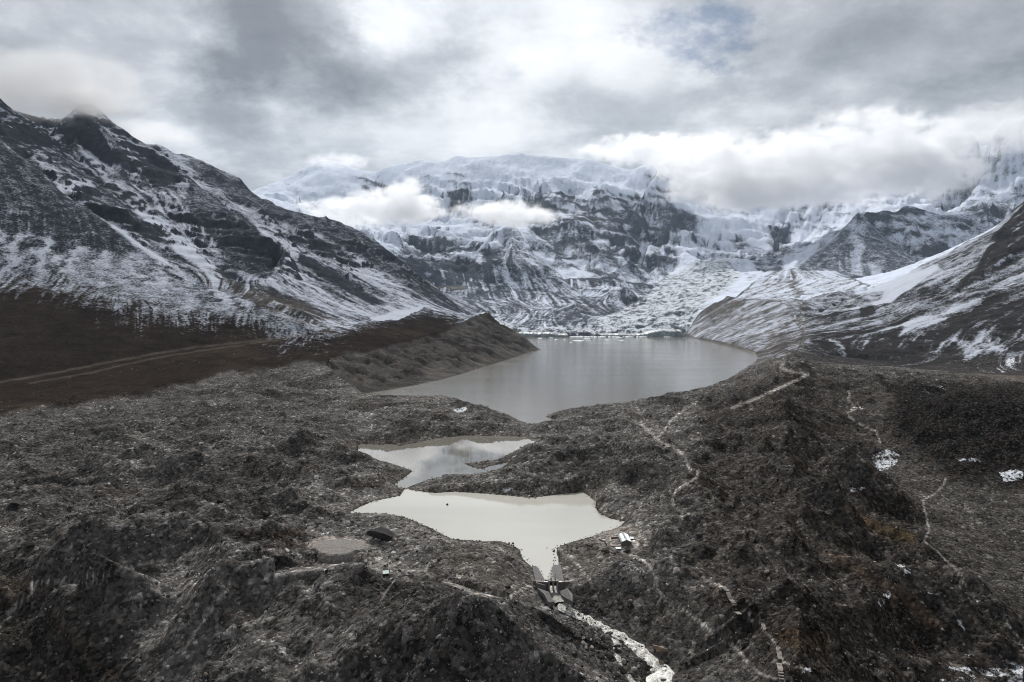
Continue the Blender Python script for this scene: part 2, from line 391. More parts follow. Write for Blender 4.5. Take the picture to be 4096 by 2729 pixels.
def solve(csum, cnt):
    lev = [(csum, cnt)]
    while min(lev[-1][0].shape) > 60:
        s, c = lev[-1]; a, b = s.shape; a2, b2 = (a+1)//2, (b+1)//2
        sp_ = np.zeros((a2*2, b2*2)); cp_ = np.zeros((a2*2, b2*2)); sp_[:a, :b] = s; cp_[:a, :b] = c
        lev.append((sp_.reshape(a2, 2, b2, 2).sum((1, 3)), cp_.reshape(a2, 2, b2, 2).sum((1, 3))))
    Z = None
    for L, (s, c) in enumerate(lev[::-1]):
        m = c > 0; v = np.where(m, s/np.maximum(c, 1e-9), 0)
        if Z is None: Z = np.full(s.shape, v[m].mean())
        else:
            a, b = s.shape
            Z = np.repeat(np.repeat(Z, 2, 0), 2, 1)[:a, :b]
        wr, wc = 1.0/0.0043**2, 1.0/0.00157**2; k = 0.5/(wr+wc)
        for _ in range(2500 if L == 0 else 260 if L < 3 else 70):
            Z[m] = v[m]
            P = np.pad(Z, 1, mode='edge')
            Z = k*(wr*(P[:-2, 1:-1]+P[2:, 1:-1]) + wc*(P[1:-1, :-2]+P[1:-1, 2:]))
        Z[m] = v[m]
    return Z
Zb = solve(csum, cnt)
def blur(A, n):
    for _ in range(n):
        P = np.pad(A, 1, mode='edge'); A = (4*A + P[:-2, 1:-1]+P[2:, 1:-1]+P[1:-1, :-2]+P[1:-1, 2:])/8
    return A
Zs = blur(Zb, 3)
near_w = sstep(1500, 900, Rg)
Zb = Zs
PX, PY = to_px(X, Y, Zb)

# ---- masks by outline (outline taken where the thing stands, limited in distance)
jit1 = fbm(PX, PY, 26, 4, 0.55, 91); jit2 = fbm(PX, PY, 26, 4, 0.55, 77)
def pmask(poly, d0, d1, feather=4.0, jit=3.0):
    P = np.asarray(poly, float); out = np.zeros((NR, NC), np.float32)
    f = feather+jit+2
    s = (PX > P[:, 0].min()-f) & (PX < P[:, 0].max()+f) & (PY > P[:, 1].min()-f) & (PY < P[:, 1].max()+f) & (Y > d0) & (Y < d1)
    if not s.any(): return out
    x = PX[s]+jit1[s]*jit; y = PY[s]+jit2[s]*jit
    d = seg_dist(x, y, P); ins = in_poly(x, y, P)
    sd_ = np.where(ins, d, -d)
    out[s] = sstep(-feather, feather, sd_)
    return out
# ------------------------------------------------------------------ fall-line streaks: noise smeared down the slope
drow = np.gradient(RR)[:, None]; dcol = Rg*np.gradient(TH)[None, :]
def grad(Z):
    gj = np.gradient(Z, axis=0)/drow; gi = np.gradient(Z, axis=1)/dcol
    return gj, gi
gj0, gi0 = grad(blur(Zb, 10)); gm = np.hypot(gj0, gi0)+1e-6
vj = gj0/gm*dcol/drow; vi = gi0/gm
def lic(N, steps):
    acc = N.copy()
    for sgn in (1, -1):
        J = np.broadcast_to(np.arange(NR)[:, None], (NR, NC)).astype(np.float32).copy()
        I = np.broadcast_to(np.arange(NC)[None, :], (NR, NC)).astype(np.float32).copy()
        for _ in range(steps):
            a = np.clip(np.rint(J).astype(np.int32), 0, NR-1); b = np.clip(np.rint(I).astype(np.int32), 0, NC-1)
            J += sgn*vj[a, b]; I += sgn*vi[a, b]
            a = np.clip(np.rint(J).astype(np.int32), 0, NR-1); b = np.clip(np.rint(I).astype(np.int32), 0, NC-1)
            acc += N[a, b]
    acc -= acc.mean(); return (acc/acc.std()).astype(np.float32)
wn = rng.standard_normal((NR, NC)).astype(np.float32)
ST1 = lic(blur(wn, 1).astype(np.float32), 16)
wn2 = blur(rng.standard_normal((NR, NC)), 14); ST2 = lic((wn2/wn2.std()).astype(np.float32), 26)

# ---- regions
M = {}
M['front'] = pmask([(-200,60),(0,137),(12,150),(36,166),(57,187),(80,202),(104,218),(134,239),(156,254),(185,276),(208,288),(232,293),(272,307),(305,324),(310,336),(200,350),(120,362),(0,385),(-200,400)], 900, 2400, 1.5, 0)
M['pyr'] = pmask([(798,268),(814,254),(837,237),(859,208),(884,235),(904,247),(913,258),(930,268),(912,278),(885,288),(860,294),(820,283)], 4300, 5700, 2, 2)
M['hill'] = pmask([(734,299),(757,280),(777,271),(798,266),(837,270),(862,283),(885,290),(850,300),(790,302),(740,306),(720,306)], 3300, 4500, 2, 2)
M['hump'] = pmask([(816,321),(827,311),(857,294),(884,282),(913,273),(936,266),(938,272),(912,290),(885,305),(862,318),(840,323)], 2200, 3100, 2, 2)
M['glac'] = pmask([(460,322),(500,322),(535,331),(600,325),(590,320),(620,312),(650,296),(655,282),(690,268),(730,262),(745,275),(725,292),(700,308),(690,330),(686,336),(460,338)], 3100, 6000, 3, 3)
massif = sstep(4100, 4900, Y)*(1-M['pyr'])*(1-M['glac'])*sstep(-60, 10, Zb)
massif *= 1-np.clip(M['hill'], 0, 1)
leftm = ((PX < 480) & (Y < 4300)).astype(np.float32)*sstep(1500, 2100, Y)*(1-M['front'])
rightm = ((PX > 800) & (Y < 3200)).astype(np.float32)*sstep(1100, 2000, Y)
# near field hummocks
hum = sstep(1250, 820, Y)*(1-M['front'])
hum *= 1-sstep(0, 1, ((PX < 330) & (PY < 412 - PX*0.155 + 0)).astype(float))*sstep(700, 860, Y)
kw = sstep(0.5, 26, DW)*(~IN_W)
PATHS = [([(30,584),(55,582),(80,580),(126,568),(171,559),(201,551),(214,546),(240,543)], 1.1),
 ([(183,653),(190,640),(198,627.5),(213,607),(231,586),(253,580),(298,571),(350,562),(372,558),(385,563),(402,571),(425,571)], 1.5),
 ([(259,549),(280,549),(295,552),(305,559),(320,564)], 1.0),
 ([(425,571),(429,563),(436,560)], 1.3), ([(449,583),(472,592.5),(506,598),(525,588),(533,585)], 1.6), ([(425,571),(435,579),(449,583)], 1.6),
 ([(380,600),(390,586),(396,578),(402,571)], 1.0),
 ([(0,626),(16,605),(26,598),(33,590),(30,584)], 1.2),
 ([(783,357),(782,363),(781,368),(793,373),(800,372),(808,374),(800,379),(785,386),(770,392),(756,399),(744,403),(732,408)], 1.6),
 ([(696,402),(684,410),(671,420),(664,432),(656,438)], 1.4),
 ([(640,424),(652,434),(657,440),(672,448),(683,455),(688,465),(690,470)], 1.8),
 ([(698,470),(697,476),(688,484),(676,490),(672,500),(675,507),(682,512),(680,520)], 1.5),
 ([(622,552),(635,556),(648,564),(654,572),(657,580),(658.5,589),(664,598),(669,603),(685,610),(699,621),(711.6,633.5),(727.6,642),(741,652.6),(749,665),(761.6,675),(781,681),(800,690)], 1.5),
 ([(648,564),(668,568),(690,573),(706,580),(720,586),(728,590)], 1.3),
 ([(744,617),(757,622),(773,640),(778,648),(783,660)], 1.2), ([(783,662),(800,667),(810,671)], 0.9),
 ([(848,391),(850,395),(848,400),(856,409),(847,413),(851,418),(855,422),(866,428),(875,431),(878,437),(880,442)], 0.9),
 ([(946,479),(943,486),(936,492.6),(922,500),(924,508),(927,519),(929,529),(924,541),(936,550),(945,560),(958,571),(970,590),(978,602)], 1.0),
 ([(1024,650),(1018,637),(1008,625),(1003,612)], 0.8),
 ([(0,382),(60,372),(130,358),(200,347),(260,340),(305,334)], 1.2), ([(30,383),(90,373),(140,361),(200,351),(250,344),(290,338)], 0.9),
 ([(322,371),(321,378),(318,384)], 0.7), ([(560,548),(575,560),(583,572),(590,580),(600,583)], 2.2), ([(600,528),(612,522),(624,516)], 1.4)]
PD = np.full((NR, NC), 50.0)
for pl, w_ in PATHS:
    P = np.array(pl); s = (PX > P[:, 0].min()-8) & (PX < P[:, 0].max()+8) & (PY > P[:, 1].min()-8) & (PY < P[:, 1].max()+8) & (Y < 1500)
    if s.any(): PD[s] = np.minimum(PD[s], seg_dist(PX[s]+jit1[s]*1.6, PY[s]+jit2[s]*1.6, P, False)/(w_*1.0))
pathm = sstep(1.25, 0.55, PD)
padd = np.hypot((PX-338)/29.5, (PY-546)/9.2); padm = sstep(1.12, 0.98, padd)*(Y < 500)
yard = pmask([(592,536),(604,530),(626,524),(640,528),(648,545),(636,552),(600,548)], 200, 400, 2, 1)
smooth_zone = np.clip(padm + yard + 0.75*sstep(3, 1, PD), 0, 1)
gatezone = pmask([(519,548),(562,548),(572,572),(580,600),(570,604),(556,605),(540,598),(528,580)], 200, 340, 3, 1)
def around(poly, a, b):
    q = sstep(b, a, seg_dist(PX, PY, poly)); return np.where(in_poly(PX, PY, np.array(poly, float)), 1.0, q)
PROT = np.maximum.reduce([sstep(1.5, 0.9, np.hypot((PX-340)/44, (PY-553)/20)), around([(598,534),(626,524),(645,530),(645,556),(600,556)], 2, 16), around([(519,548),(562,548),(576,575),(580,602),(556,607),(528,590)], 2, 14)])*(Y < 450)
humB = hum*(1-PROT)
hum *= (1-0.93*smooth_zone)*(1-gatezone)
chan = sstep(9, 2, seg_dist(PX, PY, [(556,594),(573,612),(602,626),(626,638),(646,655),(664,673),(680,715)], False))*(Y < 330)
valf = pmask([(880,470),(1100,480),(1100,640),(1020,640),(985,600),(930,560),(900,500)], 200, 560, 10, 6)
Z = Zb.copy()
KB = np.clip(blur(((cnt > 0) & ~IN_W).astype(float), 22)*7, 0, 1)
A1 = hum*kw
lowz2 = pmask([(345,385),(420,388),(430,402),(400,410),(345,408)], 500, 1000, 6, 3)
lowz = pmask([(385,525),(430,535),(530,545),(535,600),(450,612),(380,590),(290,575),(290,552),(370,552)], 150, 420, 14, 3)
humB = humB*(1-0.75*blur(np.maximum(lowz, lowz2), 25))
AB = humB*kw
big_h = fbm(X, Y, 105, 3, 0.5, 11)*10 + fbm(X, Y, 46, 4, 0.55, 12, ridged=True)*(6.0+1.5*sstep(750, 500, Y)) + fbm(X, Y, 23, 3, 0.5, 16)*2.6
sml_h = fbm(X, Y, 14, 3, 0.55, 13, ridged=True)*1.25 + fbm(X, Y, 5, 4, 0.6, 14)*0.65
Z += ((big_h-2.2)*(1+0.25*sstep(520, 380, Y))*(1-0.8*valf)*AB + (sml_h-0.3)*(1-0.6*valf)*A1)*(1-0.9*chan)
SL_ = np.array([at_z(*q) for q in [(551,575,-0.6),(553.6,589,-1.1),(556.5,594.5,-1.5),(559.5,599,-1.7),(562,603.5,-1.9),(567,608,-3.1),(573,612,-4),(580,616.5,-4.8),(588,620,-5.5),(602,626,-6.5),(615,633,-7.5),(626,638,-8.5),(637,647,-9.5),(646,655.5,-10.5),(655.5,664,-11.5),(663,672,-12.5),(659,680,-13.2),(660,700,-14.5)]])
sB = np.array([at_z(*q) for q in [(611,632,-7.2),(614,639,-8.2),(619,646,-9.2),(616,652,-9.9),(617,658,-10.4),(621,664,-11.1),(627,675,-12.2),(640,690,-13.5)]])
wlm = pmask([(322,361),(372,351),(445,333),(470,318),(490,311),(512,330),(541,349),(480,369),(400,389),(362,394),(340,378)], 850, 2400, 2, 1)
Z += wlm*sstep(4, 60, DW)*(fbm(X, Y, 75, 5, 0.6, 64, ridged=True)-0.25)*13
Z += wlm*sstep(2, 40, DW)*(ST2*3.2+ST1*1.8-np.abs(ST2)*3.0)*(Y/1400)
Z += hum*sstep(0.2, 4, DW)*(~IN_W)*(fbm(X, Y, 3.2, 3, 0.6, 15)*0.28+0.15*ST1*sstep(0.25, 0.6, gm))*(1-0.6*chan)
# raised gravel pad
# ridges and gullies of the near moraine
def base_hit(px, py, d0=150, d1=1600):
    dx, dy, dz = ray(px, py); t = np.arange(d0, d1, 1.5); xs, ys, zs = dx*t, dy*t, CAM_H+dz*t
    th = np.arctan2(xs, ys); r = np.hypot(xs, ys)
    j = np.clip(np.rint(np.interp(np.log(r), lr, np.arange(NR))).astype(int), 0, NR-1); i = np.rint(np.interp(th, TH, np.arange(NC))).astype(int)
    k = np.argmax(zs <= Zb[j, i]); return (xs[k], ys[k])
def ridge(pl, w, h, sharp=1.15):
    global Z
    P = np.array([base_hit(*q) for q in pl]); m = w*4
    s = (X > P[:, 0].min()-m) & (X < P[:, 0].max()+m) & (Y > P[:, 1].min()-m) & (Y < P[:, 1].max()+m) & ~IN_W
    x, y = X[s], Y[s]; wx = x+fbm(x, y, 22, 3, 0.5, 401)*7; wy = y+fbm(x, y, 22, 3, 0.5, 402)*7
    d = seg_dist(wx, wy, P, False); k = np.clip(DW[s]/12, 0, 1)*(1-PROT[s])
    hh = 0.95*h*(1+0.45*fbm(x, y, 35, 2, 0.5, 403))
    Z[s] += k*hh*np.exp(-(d/w)**sharp)
for pl, w_, h_ in [([(80,572),(100,545),(117,527),(136,524),(150,542)], 11, 10), ([(136,521),(170,522),(208,530),(232,538)], 9, 5), ([(125,575),(110,590),(97,606)], 9, 6), ([(250,581),(218,589),(203,621),(184,642)], 8, 6),
    ([(265,632),(300,610),(350,600)], 10, 5), ([(0,622),(32,612),(70,653),(91,678)], 12, 8), ([(300,455),(250,462),(180,470),(120,468)], 12, 6), ([(330,500),(280,505),(210,498)], 9, 5), ([(60,505),(0,512)], 10, 5), ([(30,445),(120,432),(200,428)], 14, 8),
    ([(380,425),(430,420),(490,428)], 8, 3.5), ([(470,412),(400,406),(330,410)], 9, 4), ([(330,376),(290,384),(230,388)], 12, 6), ([(420,640),(470,620),(530,640)], 12, 5),
    ([(732,407),(770,425),(806,449),(864,510),(926,560)], 12, 8), ([(695,432),(748,453),(806,506),(839,544),(905,601),(946,638)], 10, 6.5), ([(686,506),(740,519),(781,560),(822,610),(864,643)], 9, 5.5),
    ([(823,535),(864,552),(889,568),(946,601),(1008,643)], 7, 4.5), ([(653,577),(682,605),(732,643),(769,676)], 7, 4), ([(690,520),(720,545),(760,590),(800,620)], 8, 4.5), ([(797,342),(783,358),(800,371),(790,384),(745,402)], 20, 11),
    ([(660,425),(690,440),(720,470)], 9, 4), ([(600,440),(640,455),(660,480)], 9, 4), ([(580,475),(620,480),(650,500)], 7, 3), ([(850,378),(880,392),(905,420)], 16, 7), ([(960,400),(940,440),(960,480)], 16, 9), ([(1000,410),(1024,450)], 18, 9), ([(640,600),(650,620),(668,640)], 4, -3), ([(690,625),(700,650)], 4, -3)]:
    ridge(pl, w_, h_)
# small mounds on the right
def mound(px, py, z0, rx, ry, h, ang=0.0):
    global Z
    c = at_z(px, py, z0); dx = X-c[0]; dy = Y-c[1]
    ca, sa = math.cos(ang), math.sin(ang)
    u = (dx*ca+dy*sa)/rx; v = (-dx*sa+dy*ca)/ry
    Z = Z + h*np.exp(-(u*u+v*v)**1.3)*(1-PROT)
mound(880,502,-9,26,14,11,-0.5); mound(865,487,-8,16,9,6,-0.6); mound(915,628,-23,20,11,10,-0.5)
mound(985,618,-22,34,8,8,-1.1); mound(870,560,-13,42,7,7,-0.95); mound(800,638,-9,14,9,7,0.2); mound(830,672,-14,12,8,5,0)
mound(455,640,10,24,16,4.5,-0.5); mound(30,655,-12,26,12,9,0.2); mound(250,610,3,18,8,6,0.6); mound(130,556,6,20,12,9,0.5); mound(108,610,3,18,12,6,0.6); mound(470,640,12,22,16,8,0.3)
# mid field, side slopes
mid = sstep(900, 1400, Y)*sstep(4600, 4000, Y)*(Zb > 6)*(~IN_W)*sstep(0, 60, DW)
Z += mid*(fbm(X, Y, 160, 4, 0.5, 21)*9 + fbm(X, Y, 50, 4, 0.55, 22, ridged=True)*4.5*(1-0.6*M['front']))*(1-0.6*M['hump'])
slope_st = sstep(0.22, 0.55, gm)
Z += sstep(1100, 1700, Y)*(Y < 4400)*sstep(5, 40, DW)*slope_st*(ST2*2.6+ST1*0.8)*(Y/3000.0)*(1-0.5*M['front'])
lm = leftm*sstep(40, 250, Zb)
lmK = lm*(1-KB)
Z += lmK*((fbm(X, Y, 420, 6, 0.58, 31, ridged=True)-0.3)*44+fbm(X, Y, 60, 5, 0.6, 36, ridged=True)*5)
# strata: dipping ledges and risers
def strata(Z, period, dipx, dipy, amt, seed):
    h = Z + X*dipx + Y*dipy + fbm(X, Y, 500, 4, 0.5, seed)*period*1.2
    f = h/period; fr = f-np.floor(f)
    return (sstep(0.45, 0.95, fr)-fr)*period*amt
rockL = sstep(-0.25, 0.35, fbm(X, Y, 600, 3, 0.5, 33))
Z += lm*(1-0.85*KB)*sstep(150, 420, Zb)*(strata(Z, 34, 0.12, 0.0, 0.8, 34)+strata(Z, 88, 0.12, 0.0, 0.55, 35))*rockL
# right mountain
rm = rightm*sstep(20, 120, Zb)*(1-M['hump'])
Z += rm*(fbm(X, Y, 260, 5, 0.55, 41, ridged=True)*17 + ST2*2.0)
rib = pmask([(955,298),(962,285),(980,270),(986,255),(997,240),(1006,226),(1024,209),(1100,160),(1100,235),(1024,256),(1006,270),(988,278),(970,288)], 1800, 2950, 3, 5)
Z += rib*(10+fbm(X, Y, 90, 5, 0.6, 42, ridged=True)*14)
# far wall
ms = massif*sstep(120, 600, Zb)
ms *= (1-0.5*sstep(7300, 8200, Y))*(1-0.6*KB)
Z += ms*(fbm(X, Y, 1500, 3, 0.5, 51)*90 + (fbm(X, Y, 800, 8, 0.6, 52, ridged=True)-0.3)*150 + ST2*8 + ST1*3)
Z += ms*(strata(Z, 150, 0.16, -0.03, 1.0, 53)+strata(Z, 60, 0.16, -0.03, 0.9, 54))*sstep(-0.3, 0.3, fbm(X, Y, 1300, 3, 0.5, 55))*sstep(1750, 1300, Zb)
Z += (1-ms)*sstep(3600, 4600, Y)*(Zb > 120)*(fbm(X, Y, 200, 5, 0.55, 56, ridged=True)*12)*(1-0.9*M['pyr'])*(1-0.8*M['hill'])
Z += M['pyr']*(ST2*4+ST1*2) + M['hill']*(ST2*1.5+ST1)
# glacier seracs
Z += M['glac']*sstep(3120, 3300, Y)*(fbm(X, Y, 120, 5, 0.6, 61, ridged=True)*16)
Z += M['glac']*sstep(3110, 3160, Y)*(1-sstep(3300, 3500, Y))*np.abs(fbm(X, Y, 40, 4, 0.6, 62))*14
deb = pmask([(742,300),(800,300),(885,292),(880,306),(845,322),(815,325),(795,322),(782,304),(742,304)], 2300, 3800, 3, 3)
Z += deb*(fbm(X, Y, 70, 5, 0.6, 63, ridged=True)*9)
Z[IN_W] = np.minimum(Z[IN_W], -0.35)
floor_ = np.where((PX > 300) & (PX < 775) & (PY < 600) & (Y < 3000), 0.3-np.clip(DW-12, 0, 400)*0.22, -99)
outw = (~IN_W) & ~((PX > 530) & (PX < 580) & (PY > 572))
Z[outw] = np.where(Z[outw] < floor_[outw], floor_[outw]*0.8+Z[outw]*0.2*(floor_[outw] < 0), Z[outw])
# keep the foreground hill below the sight of pad, gate and stream bank
cpx = [250,290,330,362,385,400,450,500,535,545,560,590,620,650]; cpy = [575,566,560,560,577,575,577,594,602,609,620,642,670,690]
pxb = CX+F_PX*X/np.maximum(Y*cp-(Z-CAM_H)*sp, 1.0); yc_ = np.interp(pxb, cpx, cpy)
bb = (CY-yc_)/F_PX; rdy = cp+bb*sp; rdz = -sp+bb*cp
zc_ = CAM_H+Y/rdy*rdz-0.6; yf_ = (8-CAM_H)/rdz*rdy
capm = (pxb > 275) & (pxb < 625) & (Y < yf_-1) & ~IN_W
over = np.clip(Z-(zc_-3.0), 0, None)
Z = np.where(capm & (over > 0), zc_-3.0+3.0*(1-np.exp(-over/3.0)), Z)
Z -= gatezone*0.35*(~IN_W)

s_ = (Y < 345) & (X > -120) & (X < 170)
xs_, ys_, zs_ = X[s_], Y[s_], Z[s_]
for L_, w_, gr in ((SL_, 3.6, 0.42), (sB, 1.6, 0.42)):
    for a_, b_ in zip(L_[:-1], L_[1:]):
        e_ = b_[:2]-a_[:2]; t_ = np.clip(((xs_-a_[0])*e_[0]+(ys_-a_[1])*e_[1])/(e_@e_), 0, 1)
        dd = np.hypot(xs_-a_[0]-t_*e_[0], ys_-a_[1]-t_*e_[1]); zl = a_[2]+(b_[2]-a_[2])*t_
        np.minimum(zs_, zl+np.maximum(dd-w_, 0)*np.where(ys_ < a_[1]+(b_[1]-a_[1])*t_, 0.24, 0.55)+0.010*dd**2+0.3*pnoise(xs_/3, ys_/3, 5)*sstep(1, 4, dd), out=zs_)
Z[s_] = zs_

PX, PY = to_px(X, Y, Z)
PD = np.full((NR, NC), 50.0)
for pl, w_ in PATHS:
    P = np.array(pl); s = (PX > P[:, 0].min()-8) & (PX < P[:, 0].max()+8) & (PY > P[:, 1].min()-8) & (PY < P[:, 1].max()+8) & (Y < 1500)
    if s.any(): PD[s] = np.minimum(PD[s], seg_dist(PX[s]+jit1[s]*1.6, PY[s]+jit2[s]*1.6, P, False)/(w_*1.0))
pathm = sstep(1.25, 0.55, PD)

gj, gi = grad(Z); SL = np.hypot(gj, gi)
gjs, gis = grad(blur(Z, 4)); SLs = np.hypot(gjs, gis)
n1 = fbm(X, Y, 300, 6, 0.6, 71); n2 = fbm(X, Y, 40, 5, 0.6, 72); n3 = fbm(X, Y, 900, 4, 0.5, 73)

# ------------------------------------------------------------------ what the ground is made of: albedo and snow cover
def rgb(r, g, b): return np.array([r, g, b], np.float32)
C = np.zeros((NR, NC, 3), np.float32)
def paint(mask, col, var=0.0, n=None):
    m = np.clip(mask, 0, 1)[..., None]; c = np.asarray(col, np.float32)
    if n is not None: c = c*(1+var*n[..., None])
    C[:] = C*(1-m)+c*m
S = np.full((NR, NC), -1.0, np.float32)
moraine = rgb(0.140, 0.134, 0.128); heath = rgb(0.025, 0.0195, 0.0162); scree = rgb(0.034, 0.037, 0.045); rock = rgb(0.075, 0.083, 0.098)  # heath and scree lowered to carry the cloud shade of the left mountain
brown = rgb(0.15, 0.125, 0.10)
paint(np.ones((NR, NC)), moraine, 0.25, n2)
hn = fbm(X, Y, 60, 5, 0.6, 74); hn2 = fbm(X, Y, 18, 4, 0.6, 75)
nearf = sstep(1300, 1000, Y)
paint(nearf*sstep(0.05, 0.35, hn), (0.06, 0.056, 0.053))
paint(nearf*sstep(0.12, 0.4, hn2)*0.7, (0.14, 0.132, 0.124))
paint(nearf*sstep(0.42, 0.62, SLs)*0.5, (0.075, 0.07, 0.066))
# reddish-brown heath clumps
paint(nearf*sstep(0.22, 0.5, fbm(X, Y, 45, 5, 0.6, 76))*0.6, (0.055, 0.036, 0.024))
# right outer side: brown heath, darkened further for cloud shade put into the colour
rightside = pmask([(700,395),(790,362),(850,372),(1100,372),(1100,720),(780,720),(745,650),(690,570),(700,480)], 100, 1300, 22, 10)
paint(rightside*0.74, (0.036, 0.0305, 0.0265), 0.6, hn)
paint(rightside*sstep(0.1, 0.45, hn2)*0.5, (0.06, 0.057, 0.053))
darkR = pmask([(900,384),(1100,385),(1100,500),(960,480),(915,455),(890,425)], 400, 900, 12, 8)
paint(pmask([(895,492),(960,482),(1024,498),(1100,520),(1100,645),(1024,645),(985,602),(940,560),(915,532)], 150, 560, 12, 8)*0.8, (0.085, 0.08, 0.074), 0.3, hn2)
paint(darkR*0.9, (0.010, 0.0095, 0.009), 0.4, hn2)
paint(pmask([(345,380),(372,352),(440,335),(470,320),(490,313),(512,331),(525,341),(470,355),(420,366),(380,378)], 850, 2400, 3, 4)*sstep(-0.2, 0.5, fbm(X, Y, 60, 5, 0.6, 65))*0.6, (0.03, 0.027, 0.025))
for pl, c_, a_ in [([(855,497),(880,486),(905,492),(915,508),(905,523),(880,518)], (0.022,0.019,0.016), 0.9),
                   ([(835,487),(860,481),(888,490),(868,500)], (0.024,0.02,0.018), 0.8),
                   ([(885,612),(905,600),(940,605),(952,640),(930,660),(890,640)], (0.02,0.017,0.015), 0.9),
                   ([(770,634),(800,624),(830,640),(826,655),(790,650)], (0.085,0.055,0.032), 0.7),
                   ([(843,505),(880,522),(918,535),(915,545),(870,532)], (0.09,0.06,0.03), 0.7),
                   ([(820,548),(850,558),(880,575),(910,590),(950,630),(935,630),(880,592),(830,562)], (0.085,0.062,0.045), 0.7),
                   ([(0,575),(45,584),(30,600),(0,610)], (0.09,0.06,0.035), 0.7), ([(0,620),(40,615),(100,640),(130,682),(0,690)], (0.025,0.022,0.018), 0.9),
                   ([(60,612),(90,640),(125,682),(112,684),(70,645),(45,612)], (0.12,0.09,0.055), 0.7),
                   ([(255,545),(300,541),(312,547),(262,552)], (0.05,0.03,0.02), 0.6), ([(230,534),(300,528),(310,535),(250,540)], (0.045,0.026,0.018), 0.8),
                   ([(340,480),(392,478),(380,488),(335,487)], (0.05,0.032,0.022), 0.6)]:
    paint(pmask(pl, 90, 900, 3, 3)*a_, c_, 0.3, hn2)
for pl, a_ in [([(350,590),(420,585),(500,600),(545,640),(560,690),(380,690),(300,650),(330,610)], 0.7), ([(30,500),(70,505),(110,540),(70,560),(20,545)], 0.6),
               ([(395,630),(470,600),(540,640),(560,720),(400,720)], 0.6)]:
    paint(pmask(pl, 90, 500, 8, 8)*a_*sstep(-0.3, 0.3, hn2), (0.035, 0.034, 0.034))
paint(pmask([(-60,560),(20,545),(60,575),(120,640),(150,700),(-60,700)], 90, 500, 20, 10)*0.7, (0.03, 0.027, 0.024), 0.4, hn2)
paint(pmask([(-60,415),(200,385),(330,370),(330,440),(240,520),(-60,520)], 300, 1100, 25, 10)*0.45, (0.05, 0.047, 0.045), 0.4, hn)  # lower left and left field darkened: cloud shade put into the colour
aspect = sstep(0.08, 0.4, -(gis*np.cos(Tg)+gjs*np.sin(Tg)))     # heath brown on right-falling flanks, painted to strengthen their weak shading
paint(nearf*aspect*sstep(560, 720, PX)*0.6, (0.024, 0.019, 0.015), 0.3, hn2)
paint(nearf*sstep(0.05, 0.4, gjs)*0.35*(PX < 620), (0.048, 0.045, 0.043), 0.2, hn2)  # slopes facing the camera darkened: backlit shade painted into the ground
# smooth gravel mounds near the gate, paled for painted sunlight; scarp face
paint(pmask([(450,541),(500,543),(525,556),(533,585),(505,598),(470,590),(440,570),(440,550)], 150, 400, 6, 4)*0.75, (0.15, 0.138, 0.126), 0.15, hn2)
paint(pmask([(556,548),(600,530),(612,545),(612,580),(585,590),(572,575)], 150, 400, 4, 3)*0.75, (0.15, 0.138, 0.126), 0.15, hn2)
paint(pmask([(612,603),(640,590),(660,596),(700,625),(715,650),(700,690),(672,672),(640,640)], 150, 400, 4, 3)*0.7, (0.082, 0.076, 0.07), 0.25, ST1*0.6)
paint(chan, (0.12, 0.112, 0.10), 0.3, hn2)
# bare shoreline
paint(sstep(7, 1, DW)*(~IN_W)*(Y < 700)*0.6, (0.13, 0.12, 0.105))
paint(sstep(1.8, 0.4, DW)*(~IN_W)*(Y < 900)*0.7, (0.045, 0.042, 0.038))
paint(IN_W.astype(float), (0.12, 0.115, 0.10))
C *= (np.where((Y < 1300) & (PY > 330), 0.72*(1+0.55*np.clip(fbm(X*0.6, Y, 85, 5, 0.6, 301)*1.6, -1, 1)), 1.0))[..., None]
paint(pathm*(Y < 900)*0.85, (0.225, 0.21, 0.195), 0.1, hn2); paint(yard, (0.17, 0.156, 0.142), 0.1, hn2)
paint(pmask([(352,552),(364,546),(376,546),(396,562),(404,572),(380,574),(366,563),(350,562)], 200, 400, 3, 2)*0.75, (0.19, 0.177, 0.164), 0.1, hn2)
paint(padm, (0.21, 0.185, 0.165), 0.1, hn2)
# pale valley floor strips
paint(pmask([(-100,405),(0,403),(60,400),(110,391),(60,404),(0,415),(-100,425)], 600, 1050, 1.5, 1), (0.12, 0.105, 0.09))
paint(pmask([(985,374),(1100,370),(1100,392),(1024,388),(995,383)], 850, 1400, 2, 2), (0.085, 0.074, 0.065))
# left slopes: heath below, dark scree above, cloud shade painted into both
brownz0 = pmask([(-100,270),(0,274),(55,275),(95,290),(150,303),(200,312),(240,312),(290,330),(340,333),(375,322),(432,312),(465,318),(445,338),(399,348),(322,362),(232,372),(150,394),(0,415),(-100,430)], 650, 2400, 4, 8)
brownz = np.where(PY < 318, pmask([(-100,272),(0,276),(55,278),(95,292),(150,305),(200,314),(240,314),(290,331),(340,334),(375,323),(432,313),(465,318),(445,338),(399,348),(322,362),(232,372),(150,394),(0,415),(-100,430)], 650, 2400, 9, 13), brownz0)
paint(sstep(1000, 1500, Y)*(PX < 500)*(Y < 4400), scree, 0.3, n2)
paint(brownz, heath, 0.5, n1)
paint(brownz*sstep(0.15, 0.45, fbm(X, Y, 180, 4, 0.5, 81))*0.35, (0.06, 0.048, 0.034))
paint(brownz*pathm*0.6, (0.08, 0.07, 0.06))
fan = pmask([(190,255),(225,278),(262,290),(300,303),(345,322),(330,335),(300,330),(255,303),(208,289)], 1350, 2300, 5, 5)
paint(fan*0.85, (0.075, 0.067, 0.06), 0.3, ST1*0.5)
